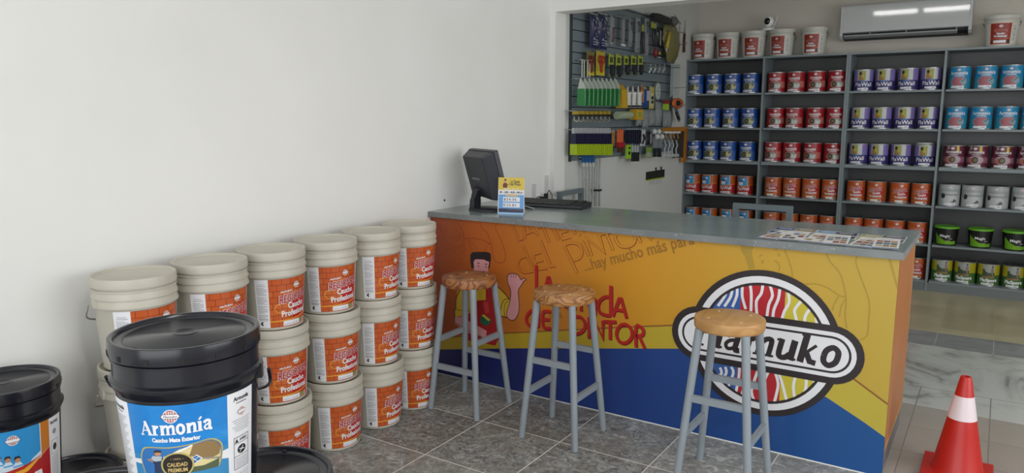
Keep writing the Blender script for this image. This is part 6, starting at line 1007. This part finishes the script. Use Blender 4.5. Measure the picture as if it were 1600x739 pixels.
for it in ITEMS:
    kind, y0, y1, z0, z1 = it[:5]; f, lab, cat = KIND[kind]; n = cnt.get(kind, 0); cnt[kind] = n + 1
    X = {'orangeframe': .06, 'olivebag': .12, 'yellowstrip': .16, 'tagcard': WALLX + .0015, 'cord': .08, 'pole': .07}.get(kind, .11)
    if tot[kind] > 1: lab = '%s, %s' % (lab, ('left one' if n == 0 else 'right one') if tot[kind] == 2 else '%s from left in its row' % ORD[n])
    p = thing(kind if kind in ('brush', 'pencil', 'trowel', 'spatula', 'cord', 'pole', 'tube') else cat.replace(' ', '_'), lab, cat, (X, (y0 + y1) / 2, z0))
    if tot[kind] > 1: p['group'] = KIND[kind][1] + ' row'
    f(p, y1 - y0, z1 - z0)
    if kind in ROWS: e = ext.setdefault(kind, [9, 0, 0, 0]); e[0] = min(e[0], y0); e[1] = max(e[1], y1); e[2] = z1 if e[2] == 0 else min(e[2], z1); e[3] = max(e[3], z1)
    elif kind not in ('tagcard',): hooks.append(((y0 + y1) / 2, z1, X))
for kind, (a, b, zl, zh) in ext.items():
    zr = zl - .006; m = M(); XX = .08 if kind == 'cord' else .11
    if zr > 1.2:
        m.sweep([(XX - XW - .006, a - 1.6 - .02, zr - 1.19), (XX - XW - .006, b - 1.6 + .02, zr - 1.19 + (zh - zl) * .8)], .003, 6)
        for y in (a, (a + b) / 2, b): m.sweep([(.018, y - 1.6, zr - 1.19), (XX - XW - .006, y - 1.6, zr - 1.19)], .003, 6)
        m.obj('rail', CH, panel)
for y, z, X in hooks:
    if z > 1.2 and y < 3.6: M().sweep([(.018, y - 1.6, z - 1.19 - .006), (X - XW + .02, y - 1.6, z - 1.19 - .006), (X - XW + .024, y - 1.6, z - 1.19 + .008)], .0025, 6).obj('hook', CH, panel)
# wire hooks left empty at the shelf side
for y, z in ((3.45, 2.18), (3.50, 1.79), (3.45, 1.62)):
    M().sweep([(.018, y - 1.6, z - 1.19), (.20, y - 1.6, z - 1.19), (.21, y - 1.6, z - 1.175)], .003, 6).obj('hook', CH, panel)

# ================================================================== ON THE COUNTER
# ---- monitor seen from behind
PB = mat('monitor_black', '2B2C33', .42, noise=.04, nscale=40)
mn = thing('computer_monitor', 'black computer monitor seen from behind on the left end of the counter', 'monitor', (.262, .215, H))
n_ = Vector((.47, .88, 0)).normalized(); wv = Vector((.88, -.47, 0)).normalized()     # screen direction, width axis (towards the viewer's right)
tl = math.radians(15); up = (Vector((0, 0, 1)) * math.cos(tl) - n_ * math.sin(tl)); nn = (n_ * math.cos(tl) + Vector((0, 0, 1)) * math.sin(tl))
O = Vector((-.018, .012, .205))
def Q(a, b, c): return tuple(O + wv * a + up * b + nn * c)
hw = .165
M().hexa([Q(-hw, -.150, .0), Q(hw, -.150, .0), Q(hw, -.150, .030), Q(-hw, -.150, .030), Q(-hw, .150, .0), Q(hw, .150, .0), Q(hw, .150, .030), Q(-hw, .150, .030)]).obj('bezel', PB, mn, bevel=.005)
M().hexa([Q(-.128, -.105, -.062), Q(.120, -.125, -.062), Q(hw - .004, -.145, .001), Q(-.165, -.125, .001), Q(-.135, .125, -.062), Q(.122, .128, -.062), Q(hw - .004, .146, .001), Q(-.17, .146, .001)]).obj('rear_housing', PB, mn, bevel=.008)
M().hexa([Q(-.155, -.132, .0302), Q(.155, -.132, .0302), Q(.155, -.132, .031), Q(-.155, -.132, .031), Q(-.155, .132, .0302), Q(.155, .132, .0302), Q(.155, .132, .031), Q(-.155, .132, .031)]).obj('screen', mat('screen_dark', '0B0D12', .12), mn)
s = Sheet(); s.text('emachines', 0, 0, .016, mat('logo_grey', '9A9CA2', .4), 1, bold=.02, width=.095)
s.build('logo', lambda u, v, d: Q(u - .02, v - .01, -.0625 - d), [o for o in col.objects if o.parent == mn and o.name.startswith('rear_housing')][0], eps=.0006)
m = M(); nk = O - nn * .045 - up * .09
path = [(-.072, -.030, .010), (-.070, -.028, .06), (-.062, -.022, .115), tuple(nk + nn * .0 + up * .02 - wv * .03)]
m.sweep(path, 0, flat=(.036, .016)); m.obj('neck', PB, mn, bevel=.004)
s_ = M(); s_.lathe([(0, 0), (.118, 0), (.122, .004), (.120, .010), (.105, .016), (0, .018)], 40, (.0, .0, 0)); o = s_.obj('base', PB, mn)
for v in o.data.vertices: v.co.y *= .82
# ---- cables behind the monitor
for pts, lab in (([(.32, .34, .985), (.30, .42, 1.02), (.36, .46, .990), (.40, .38, .984), (.46, .40, .9835)], 'black cable curling behind the monitor base'),
                 ([(.30, .30, 1.00), (.37, .36, 1.045), (.42, .36, 1.00), (.48, .38, .9835)], 'thin grey cable looping between monitor and price card')):
    tag(M().sweep(pts, .0035, 8).obj('cable', mat('cable_black', '17181A', .5) if 'black' in lab else mat('cable_grey', 'A4A7AA', .5)), lab, 'cable')
# ---- price card
sg = thing('price_card', 'yellow and blue exchange price card standing by the monitor', 'sign', (.478, .128, H))
ang = math.atan2(.150 - .106, .546 - .405); cw, ch = .152, .205
PAP = mat('card_paper', 'D8DADC', .3)
def card_pt(u, v, d): 
    return (u * math.cos(ang) - (-d - v * .10) * -math.sin(ang) * 1.0, u * math.sin(ang) + (v * .10 - d), v)
M().hexa([(-cw/2, .0, 0), (cw/2, .0, 0), (cw/2, .002, 0), (-cw/2, .002, 0), (-cw/2, ch*.10, ch), (cw/2, ch*.10, ch), (cw/2, ch*.10 + .002, ch), (-cw/2, ch*.10 + .002, ch)]).obj('board', PAP, sg)
M().hexa([(-cw/2 + .01, .070, 0), (cw/2 - .01, .070, 0), (cw/2 - .01, .072, 0), (-cw/2 + .01, .072, 0), (-cw/2 + .01, ch*.10 + .0022, ch*.97), (cw/2 - .01, ch*.10 + .0022, ch*.97), (cw/2 - .01, ch*.10 + .0042, ch*.97), (-cw/2 + .01, ch*.10 + .0042, ch*.97)]).obj('rear_leg', PAP, sg)
s = Sheet(); CY = mat('card_yellow', 'D3B93A', .35); CB = mat('card_blue', '5E9BD8', .35)
s.rect(-cw/2, 0, cw/2, ch, WP, 1); s.rect(-cw/2 + .001, ch*.66, cw/2 - .001, ch, CY, 2); s.rect(-cw/2 + .004, ch*.035, cw/2 - .002, ch*.535, CB, 2); s.rect(-cw/2 + .004, ch*.055, cw/2 - .002, ch*.155, mat('card_navy', '25233F', .4), 3); s.rect(-cw/2, 0, cw/2, ch*.03, mat('card_ice', '9CC4E6', .4), 2)
s.text('La Tienda', .022, ch*.86, .016, LTD, 4, bold=.02, width=.052); s.text('del Pintor', .025, ch*.785, .016, LTD, 4, bold=.02, width=.062)
s.ell(-.036, ch*.92, .007, .009, LTD, 4, 12); s.ell(-.036, ch*.885, .006, .008, mat('pink_ink', 'CE8F92', .4), 5, 12); s.poly([(-.048, ch*.72), (-.050, ch*.80), (-.044, ch*.85), (-.028, ch*.85), (-.022, ch*.80), (-.024, ch*.72)], mat('card_maroon', '6A2A22', .4), 5); s.stroke([(-.024, ch*.82), (-.012, ch*.80), (-.010, ch*.87)], .003, mat('card_brown', '8A6A2C', .4), 5)
s.text('PRECIOS DEL DIA', .0, ch*.675, .007, WP, 4, bold=.02, width=.09)
s.text('BS - USD - EUR - PELLE', .0, ch*.575, .010, LTD, 4, bold=.04, width=.132); s.rect(-.032, ch*.49, .040, ch*.55, mat('card_sand', 'CDB680', .4), 5)
for z, t_ in ((.345, '$24.36'), (.19, '€25.81')): s.rect(-.046, ch*z, .052, ch*(z + .125), WP, 4); s.text(t_, -.005, ch*(z + .028), .0145, LTD, 6, width=.074)
s.text('LA TIENDA DEL PINTOR', .018, ch*.115, .005, LT, 5, width=.088); s.text('Guatire - Venezuela', .008, ch*.075, .004, LT, 5, width=.06) if False else None
s.build('print', lambda u, v, d: (u, v * .10 - d - .0002, v), sg, eps=.00022)
sg.rotation_euler = (0, 0, ang)
# ---- keyboard
kb = thing('keyboard', 'black computer keyboard at the rear edge of the counter', 'keyboard', (.492, .566, H), math.radians(6.3))
M().prism([(-.075, .0), (.072, .0), (.078, .006), (.078, .030), (.060, .034), (-.060, .018), (-.078, .010)], 'x', -.225, .225).obj('case', PB, kb, bevel=.003)
m = M(); r = random.Random(2)
for row in range(6):
    y = -.055 + row * .0205; z = .018 + (y + .06) * (.016 / .12) + .0005; x = -.215
    while x < .205:
        w_ = .017 if row else (.017 if x < -.15 or x > -.02 else .10)
        if not (.075 < x < .083 or .142 < x < .150): m.hexa([(x, y, z), (x + w_, y, z), (x + w_, y + .0175, z + .0023), (x, y + .0175, z + .0023), (x + .0015, y + .0015, z + .006), (x + w_ - .0015, y + .0015, z + .006), (x + w_ - .0015, y + .016, z + .008), (x + .0015, y + .016, z + .008)])
        x += w_ + .0022
m.obj('keys', mat('key_black', '1A1B1E', .4), [o for o in col.objects if o.parent == kb][0])
# ---- leaflets
cards = [(1.868, .018), (1.962, .020), (2.056, .020), (2.152, .006), (2.248, .004), (2.344, .016)]
SW = ['A8604C', '8E7A5C', '5C7A8C', '7C5C66', 'A89058', '5E6A50', 'B08C74', '6E7FA0', '9C9484', '8A3C3A', 'C0B49C', '54586A']
rnd = random.Random(9)
def leaflet(x, y, rz, k, L, label, back=False, zz=0):
    w_, l_ = .100, (.30 if not back else .20)
    p = thing('color_leaflet', label, 'leaflet', (x, y, H + .0002 + zz), rz, 'colour chart leaflets spread on the counter')
    M().box(-w_/2, w_/2, 0, l_, 0, .0008).obj('paper', mat('leaflet_paper', 'E8E8E6', .35), p)
    s = Sheet()
    if not back:
        s.rect(-w_/2, 0, w_/2, .022, mat('leaflet_blue', '2E5698', .4), 1); s.poly([(-.02, .004), (.02, .004), (.026, .018), (-.026, .018)], mat('leaflet_blue_dk', '1E2C50', .4), 2)
        for i in range(3):
            for j in range(3):
                if (i + j + k) % 7 == 3: continue
                s.rect(-w_/2 + .010 + i * .028, .050 + j * .062, -w_/2 + .035 + i * .028, .100 + j * .062, mat('swatch_' + SW[(i * 3 + j + k * 2) % 12].lower(), SW[(i * 3 + j + k * 2) % 12], .4), 1)
        s.stroke([(-.03, .262), (.02, .262)], .006, LT, 1)
    else:
        c_ = ['2F4C86', '8C8064', '6F9CC0', '2C3654', 'A39A62', '5A5A66'][k]
        s.rect(-w_/2 + .003, .004, w_/2 - .003, l_ - .004, mat('leaflet_photo_' + c_.lower(), c_, .4, noise=.35, nscale=28), 1); s.poly([(-.04, .06), (.0, .09), (.045, .07), (.045, .1), (-.04, .12)], mat('leaflet_pale', 'B9B8AE', .4), 2); s.rect(-.03, .155, .03, .17, WP, 2)
    s.build('print', lambda u, v, d: (u, v, .0008 + d), p, eps=.00015)
for i, (x, y) in enumerate(cards): leaflet(x + .046, y + .21, rnd.uniform(-.05, .05) + .02, i, 0, 'photo leaflet in the rear row on the counter, %s from the left' % ORD[i], True, .0012 * (i % 2))
for i, (x, y) in enumerate(cards): leaflet(x + .048, y, (-.14, .05, -.04, .10, -.06, .07)[i], i, 1, 'colour chart leaflet in the front row on the counter, %s from the left' % ORD[i], False, .0026 + .0012 * (i % 2))

# ================================================================== CHAIRS BEHIND THE COUNTER
def make_chair(label, loc, rz):
    p = thing('metal_chair', label, 'chair', loc, rz, 'grey square-tube chairs behind the counter'); t_ = .034
    CG = mat('chair_grey', '69757A', .45); w_, d_ = .358, .36
    for x in (0, w_ - t_): M().box(x, x + t_, 0, t_, 0, .951).obj('rear_post', CG, p); M().box(x, x + t_, d_ - t_, d_, 0, .45).obj('front_leg', CG, p)
    M().box(0, w_, 0, t_, .9512, .985).obj('top_rail', CG, p); M().box(t_ + .001, w_ - t_ - .001, .002, t_ - .002, .66, .69).obj('cross_rail', CG, p)
    M().box(-.005, w_ + .005, t_ + .002, d_ + .01, .4502, .49).obj('seat', mat('seat_black', '24262A', .6), p, bevel=.006)
    for z in (.2,): M().box(t_ + .001, w_ - t_ - .001, .006, t_ - .006, z, z + .022).obj('stretcher', CG, p)
    return p
make_chair('grey tube chair whose back rises behind the middle of the counter, before the cans', (1.376, 1.30, 0), 0)
make_chair('grey tube chair by the left wall, back seen beyond the keyboard', (.098, 1.672, 0), -PI/2)
# ---- socket with plugs on the left wall
so = thing('wall_socket', 'white cable ducts with black plugs low on the left wall beyond the monitor', 'socket', (0, 1.14, .90))
M().box(.0005, .022, -.01, .014, 0, .150).obj('duct', mat('duct_white', 'D2D4D3', .4), so); M().box(.0005, .022, .165, .188, .03, .20).obj('duct', mat('duct_white', 'D2D4D3', .4), so)
M().box(.0005, .03, .03, .15, -.02, .055).obj('socket_box', mat('duct_white', 'D2D4D3', .4), so, bevel=.003)
m = M(); m.box(.03, .052, .045, .068, .02, .058).box(.03, .052, .105, .130, .025, .075); m.obj('plugs', mat('plug_black', '1B1C1F', .45), so)
M().sweep([(.05, .115, .07), (.06, .13, .10), (.05, .19, .06), (.045, .22, -.05), (.045, .22, -.2)], .003, 6).sweep([(.05, .05, .055), (.05, .0, .065), (.045, -.07, .0), (.045, -.11, -.08)], .003, 6).obj('cord', mat('cable_black', '17181A', .5), so)

# ---- twin tube lamp hanging under the rear ceiling (out of frame; it glints in the air conditioner)
lp = thing('tube_lamp', 'twin fluorescent tube lamp hanging behind the header beam', 'lamp', (1.93, 2.62, 2.605))
M().box(-.46, .46, -.03, .03, .02, .06).box(-.40, -.39, -.004, .004, .06, .3).box(.39, .40, -.004, .004, .06, .3).obj('housing', mat('lamp_white', 'D8D8D4', .5), lp)
em = bpy.data.materials.new('tube_glow'); em.use_nodes = True; _e = em.node_tree.nodes['Principled BSDF']; _e.inputs['Emission Color'].default_value = (1, .98, .95, 1); _e.inputs['Emission Strength'].default_value = 14.0
for a, b in ((-.44, -.03), (.03, .44)): M().sweep([(a, 0, 0), (b, 0, 0)], .019, 12).obj('tube', em, lp)
